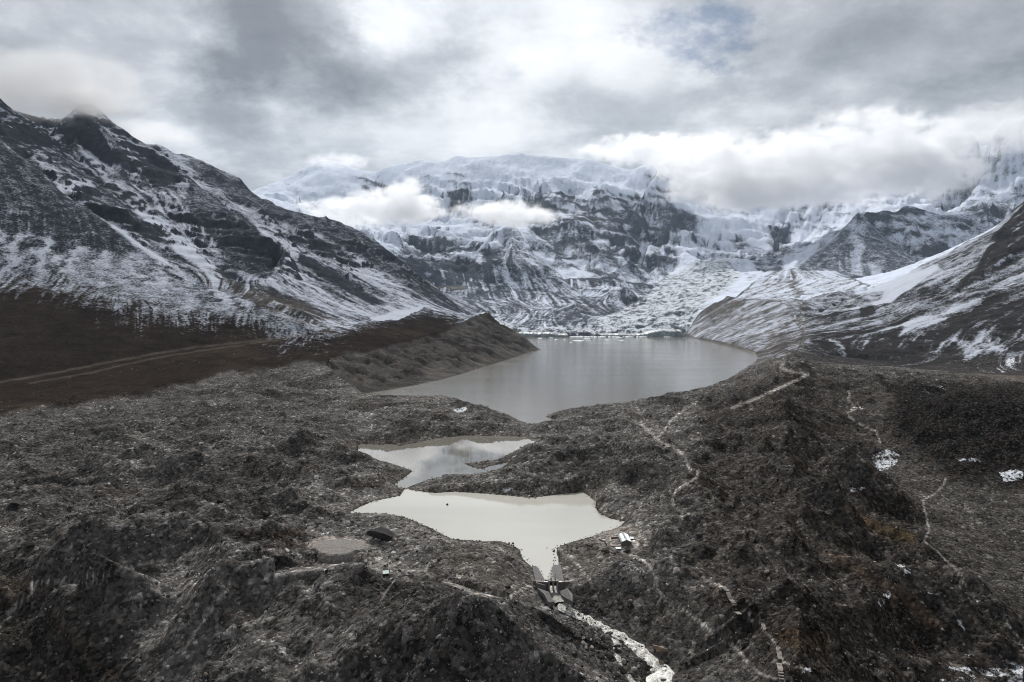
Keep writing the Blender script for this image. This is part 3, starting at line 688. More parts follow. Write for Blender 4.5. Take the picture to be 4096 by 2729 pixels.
# moraine inner walls
wallL = pmask([(322,361),(372,351),(445,333),(470,318),(490,311),(512,330),(541,349),(480,369),(400,389),(362,394),(340,378)], 850, 2400, 2, 1)
paint(wallL, (0.072, 0.066, 0.061), 0.30, ST1*0.6+ST2*0.6)
paint(wallL*sstep(0.1, 0.9, ST2)*pmask([(350,366),(372,352),(445,334),(470,318),(492,312),(525,340),(480,352),(430,362),(400,374),(360,380)], 850, 2400, 3, 3), (0.035, 0.031, 0.028))
wallR = pmask([(684,336),(700,312),(727,295),(765,300),(785,300),(792,315),(803,333),(800,350),(783,358),(760,362),(735,378),(742,368),(756,360),(755,353),(720,343)], 1000, 3600, 2, 1)
paint(wallR, (0.10, 0.093, 0.088), 0.25, ST2*0.5)
# ---- snow
snowN = fbm(X, Y, 25, 5, 0.6, 82)
# left side above the snow line
Lz = (PX < 500)*(Y < 4400)*(Y > 1250)*(1-brownz)*(1-wallL)
S = np.where(Lz > 0.5, 0.53+0.17*ST1+0.20*n1, S)
frontS = M['front']*(1-brownz)
S = np.where(frontS > 0.5, 0.47+0.20*np.sin((X*0.55+Y*0.25)/5.2+3*n2*2+jit1*2)*sstep(-0.4, 0.2, n1)+0.1*n1, S)
def snow(poly, d0, d1, val, f=3, j=5, mode='set', tex=None):
    m = pmask(poly, d0, d1, f, j); v = val if tex is None else val+tex
    if mode == 'set': S[:] = S*(1-m)+v*m
    else: S[:] = S + m*v
snow([(-100,130),(0,139),(12,152),(36,168),(57,189),(80,204),(104,221),(134,241),(150,256),(125,250),(100,248),(75,246),(60,245),(50,236),(30,234),(0,228),(-100,225)], 1100, 2300, 0.28, 2.5, 5, tex=0.06*ST1)
snow([(0,245),(60,250),(120,256),(185,285),(150,300),(90,285),(50,272),(0,272)], 1100, 2300, 0.08, 6, 6, 'add')
snow([(-100,105),(-5,110),(22,150),(60,190),(82,212),(60,206),(30,170),(0,150),(-100,140)], 2000, 2800, 0.26, 3, 4)
# spur dark scree
snow([(190,178),(223,206),(253,224),(280,241),(285,258),(274,272),(265,280),(233,266),(213,240),(202,222),(185,205)], 1700, 3300, 0.30, 2.5, 4, tex=0.05*ST1)
snow([(186,173),(205,190),(225,207),(205,210),(190,200)], 2400, 3300, 0.38, 2.5, 4)
# third ridge scree belt along the skyline
snow([(181,160),(208,163),(246,187),(283,208),(306,215),(336,219),(376,240),(399,258),(436,286),(466,316),(448,312),(420,297),(385,270),(352,252),(320,235),(285,222),(258,212),(235,200),(205,180)], 2600, 4200, 0.33, 2.5, 4, tex=0.06*ST1)
# bright gully, couloir and bench
snow([(72,140),(88,150),(110,168),(138,192),(165,222),(190,245),(215,268),(205,270),(180,255),(150,225),(120,196),(95,170)], 1800, 3200, 0.95, 3, 4, tex=0.08*ST1)
snow([(103,219),(115,221),(135,240),(160,256),(185,275),(175,268),(150,256),(128,238)], 1600, 2400, 0.9, 2, 3)
snow([(56,181),(90,180),(95,188),(75,194),(60,192)], 1900, 3000, 0.85, 2, 3)
snow([(215,268),(262,282),(300,300),(345,322),(290,312),(240,300)], 1300, 2300, 0.18, 4, 6, tex=0.16*ST1)
snow([(255,224),(280,240),(300,258),(290,255),(262,235)], 2000, 3000, 0.8, 2.5, 3, tex=0.1*ST1)
snow([(280,262),(300,272),(340,298),(372,316),(360,320),(320,300),(285,280)], 1700, 2500, 0.66, 3, 4, tex=0.2*ST1)
snow([(352,254),(380,275),(420,300),(440,310),(420,311),(390,296),(350,272)], 2100, 3100, 0.6, 3, 4, tex=0.25*ST1)
snow([(300,252),(340,275),(385,305),(372,305),(330,282),(300,262)], 2000, 3000, 0.12, 2.5, 4)
snow([(370,319),(400,310),(430,306),(432,312),(395,320),(374,322)], 1700, 2400, 0.95, 2, 3)
snow([(478,312),(488,309),(500,314),(496,324),(486,330),(478,322)], 1900, 2300, 0.75, 2, 3)
# rock bands of the left mountain: steep -> bare
steepL = lm*sstep(0.72, 1.05, SL)
S = np.where(lm > 0.3, S-0.62*steepL-0.06*rockL*lm, S)
snow([(100,165),(128,178),(150,200),(165,215),(140,208),(118,195)], 2000, 3100, -0.3, 4, 6, 'add')
snow([(60,125),(105,170),(140,215),(155,232),(150,242),(120,222),(85,195),(55,160)], 2000, 3100, -0.18, 6, 8, 'add')
snow([(138,160),(165,163),(185,180),(160,185),(142,175)], 2300, 3300, -0.4, 3, 4, 'add')
# right mountain and right foreground slope
RW = sstep(775, 835, PX+jit1*30+(PY-320)*0.3)*(Y > 1150)*(Y < 3300)
paint(RW, (0.036, 0.034, 0.034), 0.3, n2)
Rz = RW
rs = np.clip((358-PY)/70.0, -0.5, 0.72)
Rd = (PX > 760)*(Y > 1150)*(Y < 3300)*(1-wallR)
S = np.where(Rd > 0.5, 0.45+0.3*n1+0.3*n2+0.1*ST1, S)
S = S*(1-Rz)+Rz*(0.14+0.40*rs+0.10*ST2+0.14*ST1+0.25*n1+0.12*n2)
S -= Rz*rib*(0.42-0.5*n2-0.12*ST1)
snow([(938,300),(1000,290),(1100,280),(1100,330),(1024,325),(960,330),(915,328)], 1300, 2300, -0.18, 12, 8, 'add')
snow([(905,322),(945,308),(985,295),(980,305),(930,325),(900,336)], 1300, 2300, 0.55, 4, 5, 'add')
snow([(955,340),(1000,340),(1010,352),(965,356)], 1100, 1700, 0.42, 5, 6, 'add')
S = S*(1-M['hump'])+M['hump']*(1.05+0.1*ST1)
dm = pmask([(860,305),(872,300),(876,315),(862,320)], 2000, 3000, 2, 3); S -= dm*0.5
S = S*(1-M['hill'])+M['hill']*(0.60+0.12*ST1+0.22*n2)
S -= M['hill']*pmask([(788,271),(797,271),(806,300),(796,300)], 3300, 4500, 3, 5)*0.2
S = S*(1-deb)+deb*(0.5+0.5*n2-0.25*sstep(0.4, 0.8, SL))
# inner walls
S = S*(1-wallR)+wallR*(0.46+0.15*ST1+0.08*ST2+0.35*n2+0.15*n1)
snow([(772,335),(803,333),(800,352),(770,360),(740,378),(756,356)], 1000, 2400, -0.25, 5, 4, 'add')
snow([(705,312),(725,298),(745,300),(728,318),(712,326)], 2800, 3700, -0.22, 3, 4, 'add')
S = np.where(wallL > 0.5, -0.4, S)
ed = seg_dist(PX, PY, [(-100,272),(0,276),(55,278),(95,292),(150,305),(200,314),(240,314),(290,331),(340,334)], False)
bz = (brownz > 0.3) & (Y > 900)
wx_ = sstep(300, 385, PX+jit1*12); wy_ = seg_dist(PX, PY, [(345,331),(370,321),(432,310),(465,316)], False)
Sa = np.maximum(0.50-ed/60.0+0.22*n1+0.08*ST1+0.1*n2, -0.5); Sb = np.maximum(0.42-wy_/26.0+0.3*n1+0.12*ST1+0.1*n2, -0.5)
S = np.where(bz, Sa*(1-wx_)+Sb*wx_, S)
# far wall
Fz = (Y > 3000)*((PX > 468)|(Y > 4450))*(1-wallR)*(1-deb)*(1-M['hill'])*(1-M['hump'])
F = 0.96 - 0.42*sstep(0.85, 1.6, SLs)+0.05*ST1+0.04*ST2+0.10*n2-0.12*sstep(0.0, 0.6, n3)
F += 0.35*sstep(1100, 1700, Z)
S = np.where(Fz > 0.5, F, S)
far_rock = fbm(X, Y, 1100, 5, 0.6, 85)
S -= Fz*sstep(0.0, 0.45, far_rock)*sstep(1600, 1000, Z)*0.36*(Y > 4300)
S = np.where((Fz > 0.5) & (Y < 5200) & (PY > 262) & (PX < 690), 0.56+0.16*ST1+0.22*n1-0.2*sstep(0.6, 1.1, SL), S)
RZ = np.zeros((NR, NC), np.float32)
for pl, a_, f_ in [([(352,176),(366,172),(378,176),(382,200),(366,196)], 0.5, 3), ([(372,182),(390,182),(388,202),(374,202)], 0.5, 3), ([(411,174),(433,172),(430,194),(415,192)], 0.35, 5),
   ([(443,166),(470,164),(474,208),(452,212)], 0.4, 4), ([(500,152),(545,154),(548,176),(510,182)], 0.3, 6), ([(560,158),(610,158),(625,172),(600,186),(556,186)], 0.25, 6),
   ([(545,186),(600,182),(655,200),(654,235),(610,265),(570,268),(548,258),(530,225),(532,200)], 0.42, 10), ([(550,240),(585,246),(600,230),(640,220),(656,238),(625,250),(590,266),(552,266)], 0.4, 4),
   ([(630,168),(660,160),(676,175),(690,184),(680,196),(640,190)], 0.35, 5), ([(651,190),(672,190),(676,230),(672,284),(658,284),(650,240)], 0.35, 6), ([(672,208),(694,214),(694,230),(672,224)], 0.4, 5),
   ([(695,190),(760,200),(756,216),(700,206)], 0.22, 6), ([(770,226),(790,226),(788,252),(774,254)], 0.45, 4), ([(750,252),(782,252),(782,276),(752,276)], 0.35, 5), ([(584,256),(654,256),(656,280),(590,282)], 0.35, 6),
   ([(672,286),(702,286),(700,302),(674,302)], 0.5, 4), ([(402,244),(478,244),(486,276),(420,282),(400,262)], 0.35, 8), ([(483,246),(536,246),(534,266),(485,266)], 0.4, 5), ([(402,280),(470,276),(500,300),(480,312),(430,300)], 0.25, 8),
   ([(690,240),(750,240),(746,262),(700,268)], 0.18, 8), ([(262,176),(320,160),(330,180),(300,200)], 0.3, 6), ([(900,180),(1030,110),(1040,200),(960,206)], 0.25, 12), ([(860,215),(960,210),(1024,212),(1024,240),(930,260)], 0.22, 8)]:
    RZ = np.maximum(RZ, a_*pmask(pl, 4000, 9500, f_, f_*1.2))
rock_n = fbm(X*0.45-Y*0.05, Z*2.2+X*0.35, 190, 7, 0.66, 87, ridged=True)
ph = (Z + X*0.16 - Y*0.03 + fbm(X, Y, 500, 4, 0.5, 53)*180)/120.0; ph = ph-np.floor(ph)
band = sstep(0.45, 0.7, ph)*(1-sstep(0.88, 1.0, ph))
S -= Fz*((RZ+0.10)*0.75*band*sstep(-0.4, 0.2, rock_n))
S -= Fz*(RZ*0.85*sstep(-0.35, 0.35, rock_n) + 0.20*sstep(0.25, 0.6, rock_n)*sstep(1500, 900, Z))
paint(Fz*(Y > 3000), rock, 0.3, n1)
paint(Fz*sstep(0.1, 0.5, fbm(X, Y, 700, 4, 0.5, 86))*0.4, (0.10, 0.087, 0.074))
snow([(513,225),(545,262),(588,300),(560,300),(520,300),(495,285),(500,250)], 4000, 5800, 0.46, 5, 8, tex=0.14*ST1+0.2*n1)
snow([(568,302),(595,298),(624,286),(640,296),(620,312),(600,318),(590,334),(560,334),(552,318)], 3200, 4400, 0.34, 3, 5, tex=0.16*ST1)
snow([(480,300),(540,300),(560,320),(530,333),(500,325),(470,318)], 3200, 4600, 0.44, 6, 6, tex=0.12*ST1)
S = S*(1-M['glac'])+M['glac']*(0.60+0.5*n2-0.25*sstep(0.3, 0.8, SL))
S = S*(1-M['pyr'])+M['pyr']*(0.36+0.05*ST1+0.04*n2)
snow([(849,225),(866,222),(864,250),(852,255)], 4300, 5700, 0.55, 3, 4, tex=0.05*ST1)
snow([(850,252),(862,248),(862,275),(852,272)], 4300, 5700, 0.62, 2, 3); snow([(868,262),(880,266),(888,284),(875,284)], 4300, 5700, 0.62, 2, 3)
snow([(905,247),(945,246),(962,253),(945,260),(912,253)], 5000, 6300, -0.5, 3, 4, 'add')
snow([(955,206),(995,200),(1024,202),(1024,214),(985,218)], 5600, 6400, -0.35, 4, 5, 'add')
snow([(866,213),(900,208),(925,206),(925,214),(895,216),(872,219)], 5600, 6400, -0.4, 2, 3, 'add')
paint(M['pyr'], (0.085, 0.093, 0.108))
# spots of snow lying on the ground near by
for pl, v_ in [([(868,455),(885,448),(902,455),(895,467),(878,472)], 0.52), ([(955,458),(1008,455),(1002,462),(960,463)], 0.42), ([(997,472),(1024,468),(1024,480),(1003,482)], 0.62),
               ([(893,562),(905,566),(915,578),(903,574)], 0.6), ([(914,575),(925,582),(938,598),(945,604),(930,596)], 0.55), ([(878,598),(888,590),(893,594),(884,608),(876,607)], 0.45),
               ([(842,490),(862,486),(866,489),(850,494)], 0.55), ([(935,680),(948,665),(1024,668),(1024,690),(950,690)], 0.42), ([(945,651),(1000,655),(1024,664),(1024,670),(990,664)], 0.36),
               ([(852,405),(868,404),(864,411),(853,409)], 0.35), ([(955,612),(962,616),(966,634),(958,628)], 0.4), ([(470,602),(480,600),(478,606)], 0.3),
               ([(318,533),(330,530),(329,535),(320,536)], 0.75), ([(453,409),(466,406),(468,410),(457,412)], 0.95), ([(508,455),(540,448),(545,458),(520,465)], 0.3),
               ([(480,486),(560,488),(575,492),(540,495),(485,491)], 0.34), ([(560,472),(575,470),(572,476)], 0.35), ([(718,403),(738,398),(736,403),(722,407)], 0.4),
               ([(905,385),(935,380),(950,390),(925,397)], 0.34), ([(782,645),(790,643),(788,650)], 0.5), ([(800,668),(815,664),(812,672),(802,673)], 0.5), ([(940,335),(970,340),(1000,345),(990,352),(950,348)], 0.3)]:
    m = pmask(pl, 90, 1400, 2, 3); S[:] = np.where(m > 0.02, np.maximum(S, v_*sstep(0, 0.9, m)+0.28*m*np.clip(hn2*2, -1, 1)), S)
S[IN_W] = -1

# ------------------------------------------------------------------ meshes
def mesh_obj(name, V, Fc, mat=None, smooth=True, parent=None, link=True):
    me = bpy.data.meshes.new(name)
    V = np.asarray(V, np.float32)
    me.vertices.add(len(V)); me.vertices.foreach_set('co', V.ravel())
    Fc = np.asarray(Fc, np.int32); k = Fc.shape[1]
    me.loops.add(Fc.size); me.loops.foreach_set('vertex_index', Fc.ravel())
    me.polygons.add(len(Fc)); me.polygons.foreach_set('loop_start', np.arange(0, Fc.size, k, dtype=np.int32))
    me.update(calc_edges=True)
    if smooth: me.polygons.foreach_set('use_smooth', np.ones(len(Fc), bool))
    if mat: me.materials.append(mat)
    o = bpy.data.objects.new(name, me)
    if link: COL.objects.link(o)
    if parent is not None: o.parent = parent
    return o
def tag(o, label=None, cat=None, group=None, kind=None):
    if label: o['label'] = label
    if cat: o['category'] = cat
    if group: o['group'] = group
    if kind: o['kind'] = kind
    return o

def ground_material():
    m, n, bs = new_mat('moraine rubble')
    pos = n.new('ShaderNodeNewGeometry').outputs['Position']
    base = n.attr('tint', out='Color'); sn = n.attr('snow')
    v1 = n.vor(pos, 0.85, out='Color'); s1 = n.new('ShaderNodeSeparateColor'); n.put(s1.inputs[0], v1)
    v2 = n.vor(pos, 0.33, out='Color'); s2 = n.new('ShaderNodeSeparateColor'); n.put(s2.inputs[0], v2)
    big = n.noise(pos, 0.055, 6, 0.62)
    fine = n.noise(pos, 0.9, 6, 0.7)
    k = n.ramp(s1.outputs[0], 0.0, 1.0, 0.45, 1.45, False)
    k = n.math('ADD', k, n.math('MULTIPLY', n.math('POWER', s1.outputs[1], 9.0), 2.0))
    k2 = n.ramp(s2.outputs[0], 0.0, 1.0, 0.7, 1.3, False)
    k2 = n.math('ADD', k2, n.math('MULTIPLY', n.math('POWER', s2.outputs[1], 14.0), 1.6))
    k = n.math('MULTIPLY', k, k2)
    k = n.math('MULTIPLY', k, n.ramp(big, 0.3, 0.7, 0.72, 1.25))
    k = n.math('MULTIPLY', k, n.ramp(fine, 0.25, 0.75, 0.6, 1.4, False))
    col = n.vmath('SCALE', base); 
    nd = n.new('ShaderNodeVectorMath', operation='SCALE'); n.put(nd.inputs[0], base); n.put(nd.inputs[3], k)
    warm = n.mix(n.ramp(s1.outputs[2], 0.75, 1.0, 0.0, 0.35), nd.outputs[0], (0.15, 0.125, 0.105, 1), 'MIX')
    f = n.math('ADD', sn, n.math('MULTIPLY', n.math('SUBTRACT', n.noise(pos, 0.35, 6, 0.7), 0.5), 1.5))
    f = n.ramp(f, 0.46, 0.64)
    n.put(bs.inputs['Base Color'], n.mix(f, warm, (0.60, 0.62, 0.66, 1)))
    n.put(bs.inputs['Roughness'], 0.92); bs.inputs['Specular IOR Level'].default_value = 0.0
    h = n.math('ADD', n.math('MULTIPLY', n.vor(pos, 0.85, out='Distance'), -0.5), n.math('MULTIPLY', fine, 0.9))
    h = n.math('ADD', h, n.math('MULTIPLY', n.vor(pos, 0.33, out='Distance'), -0.9))
    n.put(bs.inputs['Normal'], n.bump(h, 1.0, 0.9))
    return m
def mountain_material(name, k=1.0, snowcol=(0.80, 0.83, 0.87, 1), LO=0.38, HI=0.68):
    m, n, bs = new_mat(name)
    pos = n.new('ShaderNodeNewGeometry').outputs['Position']
    base = n.attr('tint', out='Color'); sn = n.attr('snow')
    sc = n.scl(pos, k)
    a = n.noise(sc, 0.02, 8, 0.68); b = n.noise(sc, 0.11, 5, 0.7)
    t = n.math('MULTIPLY', n.ramp(a, 0.25, 0.75, 0.5, 1.5, False), n.ramp(b, 0.25, 0.75, 0.6, 1.4, False))
    nd = n.new('ShaderNodeVectorMath', operation='SCALE'); n.put(nd.inputs[0], base); n.put(nd.inputs[3], t)
    f = n.math('ADD', sn, n.math('MULTIPLY', n.math('SUBTRACT', b, 0.5), 1.25))
    f = n.math('ADD', f, n.math('MULTIPLY', n.math('SUBTRACT', a, 0.5), 1.0))
    f = n.ramp(f, LO, HI)
    sv = n.mix(n.ramp(a, 0.3, 0.7), snowcol, (snowcol[0]*0.86, snowcol[1]*0.88, snowcol[2]*0.92, 1))
    n.put(bs.inputs['Base Color'], n.mix(f, nd.outputs[0], sv))
    n.put(bs.inputs['Roughness'], 0.9); bs.inputs['Specular IOR Level'].default_value = 0.0
    n.put(bs.inputs['Normal'], n.bump(n.math('ADD', a, n.math('MULTIPLY', b, 0.4)), 0.8, 14.0/k))
    return m
mat_ground = ground_material(); mat_mtnL = mountain_material('snow dusted scree', 1.9, (0.50, 0.53, 0.59, 1), 0.24, 0.82); mat_far = mountain_material('snow and rock wall', 0.8, (0.70, 0.75, 0.84, 1), 0.26, 0.80)
mat_glac = mountain_material('glacier ice', 1.2, (0.66, 0.70, 0.74, 1))

# region of each face
fY = (Y[:-1, :-1]+Y[1:, 1:])/2; fX = (X[:-1, :-1]+X[1:, 1:])/2; fPX = PX[:-1, :-1]
reg = np.zeros((NR-1, NC-1), np.int8)                       # 0 ground
wl = wallL[:-1, :-1] > 0.5; br = brownz[:-1, :-1] > 0.5
reg[(fPX < 480) & (fY > 1050)] = 1; reg[br] = 1
reg[wl & (fY > 850)] = 2
reg[(wallR[:-1, :-1] > 0.5)] = 3
reg[(fPX > 805) & (fY > 1350) & (fY <= 3250)] = 4
reg[(fPX > 480) & (fPX < 805) & (fY > 2300) & (reg == 0)] = 3
reg[(fY > 3020)] = 5
reg[(fPX < 475) & (fY > 2200) & (fY < 5000) & (fY-fX*0 < 4400)] = 1
reg[(M['pyr'][:-1, :-1] > 0.5)] = 6
reg[(M['glac'][:-1, :-1] > 0.5)] = 7
reg[(wallR[:-1, :-1] > 0.5)] = 3
# vertex normals from the whole sheet, so the pieces meet without a seam
dzt = np.gradient(Z, axis=1); dzr = np.gradient(Z, axis=0)
dxr, dyr = np.gradient(X, axis=0), np.gradient(Y, axis=0); dxt, dyt = np.gradient(X, axis=1), np.gradient(Y, axis=1)
N = np.cross(np.stack([dxt, dyt, dzt], -1), np.stack([dxr, dyr, dzr], -1)); N /= np.linalg.norm(N, axis=-1, keepdims=True)
N[N[..., 2] < 0] *= -1
VID = np.arange(NR*NC).reshape(NR, NC)
quads = np.stack([VID[:-1, :-1], VID[:-1, 1:], VID[1:, 1:], VID[1:, :-1]], -1)
VV = np.stack([X, Y, Z], -1).reshape(-1, 3).astype(np.float32)
CC = np.concatenate([C, np.ones((NR, NC, 1), np.float32)], -1).reshape(-1, 4).astype(np.float32); SS = S.reshape(-1).astype(np.float32)
NN = N.reshape(-1, 3).astype(np.float32)
def sheet(name, k, mat, label):
    q = quads[reg == k]
    if len(q) == 0: return
    u, inv = np.unique(q, return_inverse=True); f = inv.reshape(-1, 4)
    o = mesh_obj(name, VV[u], f, mat); me = o.data
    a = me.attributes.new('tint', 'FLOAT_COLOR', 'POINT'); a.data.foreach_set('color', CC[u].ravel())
    a = me.attributes.new('snow', 'FLOAT', 'POINT'); a.data.foreach_set('value', SS[u])
    me.normals_split_custom_set_from_vertices(NN[u])
    tag(o, label, kind='structure'); return o
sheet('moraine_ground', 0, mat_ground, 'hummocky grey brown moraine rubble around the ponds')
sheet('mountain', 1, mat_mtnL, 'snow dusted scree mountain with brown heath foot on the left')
sheet('moraine_wall', 2, mat_mtnL, 'dark gravel moraine wall dropping into the lake on the left')
sheet('moraine_wall', 3, mat_mtnL, 'snow streaked moraine wall dropping into the lake on the right')
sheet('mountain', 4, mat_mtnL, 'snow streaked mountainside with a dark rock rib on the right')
sheet('mountain', 5, mat_far, 'high snow and rock wall closing the valley behind the lake')
sheet('mountain', 6, mat_far, 'grey pyramid shaped peak in front of the snow wall')
sheet('glacier', 7, mat_glac, 'snowy glacier tongue ending at the far end of the lake')

# ------------------------------------------------------------------ height look-up and ray casting on the finished ground
from mathutils.interpolate import poly_3d_calc
def gz(x, y):
    th = math.atan2(x, y); r = math.hypot(x, y)
    j = np.interp(math.log(r), lr, np.arange(NR)); i = np.interp(th, TH, np.arange(NC))
    j0, i0 = min(int(j), NR-2), min(int(i), NC-2); a, b = j-j0, i-i0
    return float((1-a)*((1-b)*Z[j0, i0]+b*Z[j0, i0+1])+a*((1-b)*Z[j0+1, i0]+b*Z[j0+1, i0+1]))
def gzv(x, y):
    th = np.arctan2(x, y); r = np.hypot(x, y)
    j = np.interp(np.log(r), lr, np.arange(NR)); i = np.interp(th, TH, np.arange(NC))
    j0 = np.minimum(j.astype(int), NR-2); i0 = np.minimum(i.astype(int), NC-2); a, b = j-j0, i-i0
    return (1-a)*((1-b)*Z[j0, i0]+b*Z[j0, i0+1])+a*((1-b)*Z[j0+1, i0]+b*Z[j0+1, i0+1])
def hit(px, py, d0=120, d1=6000):
    dx, dy, dz = ray(px, py); t = d0
    while t < d1:
        x, y, z = dx*t, dy*t, CAM_H+dz*t
        g = gz(x, y)
        if z <= g: return (x, y, g)
        t += max(0.4, (z-g)*0.25)
    return (dx*d1, dy*d1, 0)

# ------------------------------------------------------------------ water
def water_material(name, base, rough, wl, bumpd, streak):
    m, n, bs = new_mat(name)
    pos = n.new('ShaderNodeNewGeometry').outputs['Position']
    st = n.noise(n.vmath('MULTIPLY', pos, (0.0022, 0.011, 0.01)), 1.0, 5, 0.6)
    col = n.mix(n.ramp(st, 0.35, 0.65), c4(base), c4([b*streak for b in base]))
    n.put(bs.inputs['Base Color'], col)
    n.put(bs.inputs['Roughness'], n.ramp(st, 0.35, 0.65, rough, rough*1.6)); bs.inputs['IOR'].default_value = 1.33
    bs.inputs['Specular IOR Level'].default_value = 0.9
    h = n.noise(n.vmath('MULTIPLY', pos, (1.0, 1.6, 1.0)), 1.0/wl, 5, 0.65)
    n.put(bs.inputs['Normal'], n.bump(h, 0.5, bumpd))
    return m
mat_low = water_material('milky pond water', (0.45, 0.44, 0.395), 0.07, 1.2, 0.02, 0.86)
mat_up = water_material('still milky water', (0.165, 0.158, 0.135), 0.02, 1.6, 0.003, 0.97)
mat_lake = water_material('lake water', (0.205, 0.193, 0.165), 0.09, 2.5, 0.15, 0.86)
def water(name, W, mat, label, zz):
    P = W[:, :2].copy()
    c = P.mean(0); bm = bmesh.new()
    # grow the outline a little so the ground cuts the shore
    n = len(P); out = []
    area = 0.5*sum(P[i, 0]*P[(i+1) % n, 1]-P[(i+1) % n, 0]*P[i, 1] for i in range(n)); sg = 1 if area > 0 else -1
    for i in range(n):
        t = P[(i+1) % n]-P[i-1]; t = t/(np.linalg.norm(t)+1e-9)
        out.append(P[i]+sg*np.array([t[1], -t[0]])*1.5)
    vs = [bm.verts.new((p[0], p[1], zz)) for p in out]
    f = bm.faces.new(vs if sg > 0 else vs[::-1]); bmesh.ops.triangulate(bm, faces=[f])
    me = bpy.data.meshes.new(name); bm.to_mesh(me); bm.free(); me.materials.append(mat)
    o = bpy.data.objects.new(name, me); COL.objects.link(o); tag(o, label, kind='structure'); return o
water('lake', W_LAKE, mat_lake, 'large grey glacial lake filling the valley', 0.0)
water('pond', W_UP, mat_up, 'upper milky pond mirroring the clouds', 0.004)
water('pond', W_LOW, mat_low, 'lower pale milky pond above the outlet gate', 0.0)
# ------------------------------------------------------------------ small materials
def plain(name, col, rough=0.85, var=0.25, scale=1.5, bumpd=0.05, spec=0.3):
    m, n, bs = new_mat(name)
    pos = n.new('ShaderNodeTexCoord').outputs['Object']
    a = n.noise(pos, scale, 6, 0.65)
    n.put(bs.inputs['Base Color'], n.mix(n.ramp(a, 0.3, 0.7), c4([c*(1-var) for c in col]), c4([min(1, c*(1+var)) for c in col])))
    bs.inputs['Roughness'].default_value = rough; bs.inputs['Specular IOR Level'].default_value = spec
    n.put(bs.inputs['Normal'], n.bump(a, 0.6, bumpd)); return m
m_conc = plain('concrete', (0.24, 0.225, 0.205)); m_stone = plain('dry stone', (0.115, 0.10, 0.095), var=0.5, scale=2.5, bumpd=0.15)
m_apron = plain('stone pitching', (0.125, 0.12, 0.118), var=0.35, scale=2.2, bumpd=0.12)
m_black = plain('black steel', (0.012, 0.012, 0.013), 0.6); m_red = plain('dark red steel', (0.045, 0.012, 0.012), 0.6); m_redl = plain('pale red primer', (0.35, 0.16, 0.14), 0.7)
m_steel = plain('weathered steel', (0.09, 0.085, 0.08), 0.6); m_snow = plain('snow', (0.80, 0.82, 0.86), 0.8, 0.06, 1.0, 0.05)
m_green = plain('green sheet metal', (0.07, 0.12, 0.11), 0.55); m_grey = plain('grey sheet metal', (0.30, 0.31, 0.33), 0.5)
m_wood = plain('brown boards', (0.07, 0.045, 0.03)); m_pale = plain('pale coping', (0.34, 0.29, 0.27)); m_teal = plain('pale green sheet', (0.25, 0.34, 0.32), 0.5)
m_dark = plain('dark opening', (0.02, 0.02, 0.02)); m_cloth = plain('dark clothing', (0.02, 0.022, 0.027)); m_skin = plain('skin', (0.28, 0.16, 0.11))
m_ice = plain('dirty glacier ice', (0.20, 0.235, 0.25), 0.5, 0.35, 0.06, 2.0); m_floe = plain('floating ice', (0.72, 0.77, 0.80), 0.5, 0.1, 0.3, 0.3)
m_pad = plain('pale gravel', (0.165, 0.152, 0.14), 0.95, 0.4, 1.4, 0.25)

def rock_mat(name, attr=False, col=(0.075, 0.071, 0.067)):
    m, n, bs = new_mat(name)
    pos = n.new('ShaderNodeTexCoord').outputs['Object']
    a = n.noise(pos, 1.3, 6, 0.7)
    k = n.ramp(a, 0.25, 0.75, 0.6, 1.35, False)
    base = n.attr('tone', 'INSTANCER', 'Color') if attr else None
    if base is None:
        rnd = n.new('ShaderNodeObjectInfo').outputs['Random']
        base = n.mix(n.ramp(rnd, 0.55, 1.0), c4([c*0.75 for c in col]), (col[0]*1.9, col[1]*1.8, col[2]*1.7, 1))
    nd = n.new('ShaderNodeVectorMath', operation='SCALE'); n.put(nd.inputs[0], base); n.put(nd.inputs[3], k)
    n.put(bs.inputs['Base Color'], nd.outputs[0]); bs.inputs['Roughness'].default_value = 0.9; bs.inputs['Specular IOR Level'].default_value = 0.08
    n.put(bs.inputs['Normal'], n.bump(a, 0.7, 0.12)); return m
m_rock = rock_mat('boulder rock'); m_rubble = rock_mat('rubble rock', True)
m_darkrock = rock_mat('dark boulder rock', False, (0.045, 0.042, 0.042)); m_tanrock = rock_mat('tan boulder rock', False, (0.13, 0.108, 0.088))

def bm_box(bm, x0, x1, y0, y1, z0, z1, rot=0.0, org=(0, 0, 0)):
    vs = []
    for z in (z0, z1):
        for x, y in ((x0, y0), (x1, y0), (x1, y1), (x0, y1)):
            c, s = math.cos(rot), math.sin(rot); vs.append(bm.verts.new((org[0]+x*c-y*s, org[1]+x*s+y*c, org[2]+z)))
    for f in ((3, 2, 1, 0), (4, 5, 6, 7), (0, 1, 5, 4), (1, 2, 6, 5), (2, 3, 7, 6), (3, 0, 4, 7)): bm.faces.new([vs[i] for i in f])
def bm_bar(bm, a, b, r=0.04, n=6):
    a, b = Vector(a), Vector(b); d = (b-a).normalized(); u = d.orthogonal().normalized(); v = d.cross(u)
    A = [bm.verts.new(a+u*r*math.cos(2*PI*k/n)+v*r*math.sin(2*PI*k/n)) for k in range(n)]
    B = [bm.verts.new(b+u*r*math.cos(2*PI*k/n)+v*r*math.sin(2*PI*k/n)) for k in range(n)]
    for k in range(n): bm.faces.new((A[k], A[(k+1) % n], B[(k+1) % n], B[k]))
    bm.faces.new(A[::-1]); bm.faces.new(B)
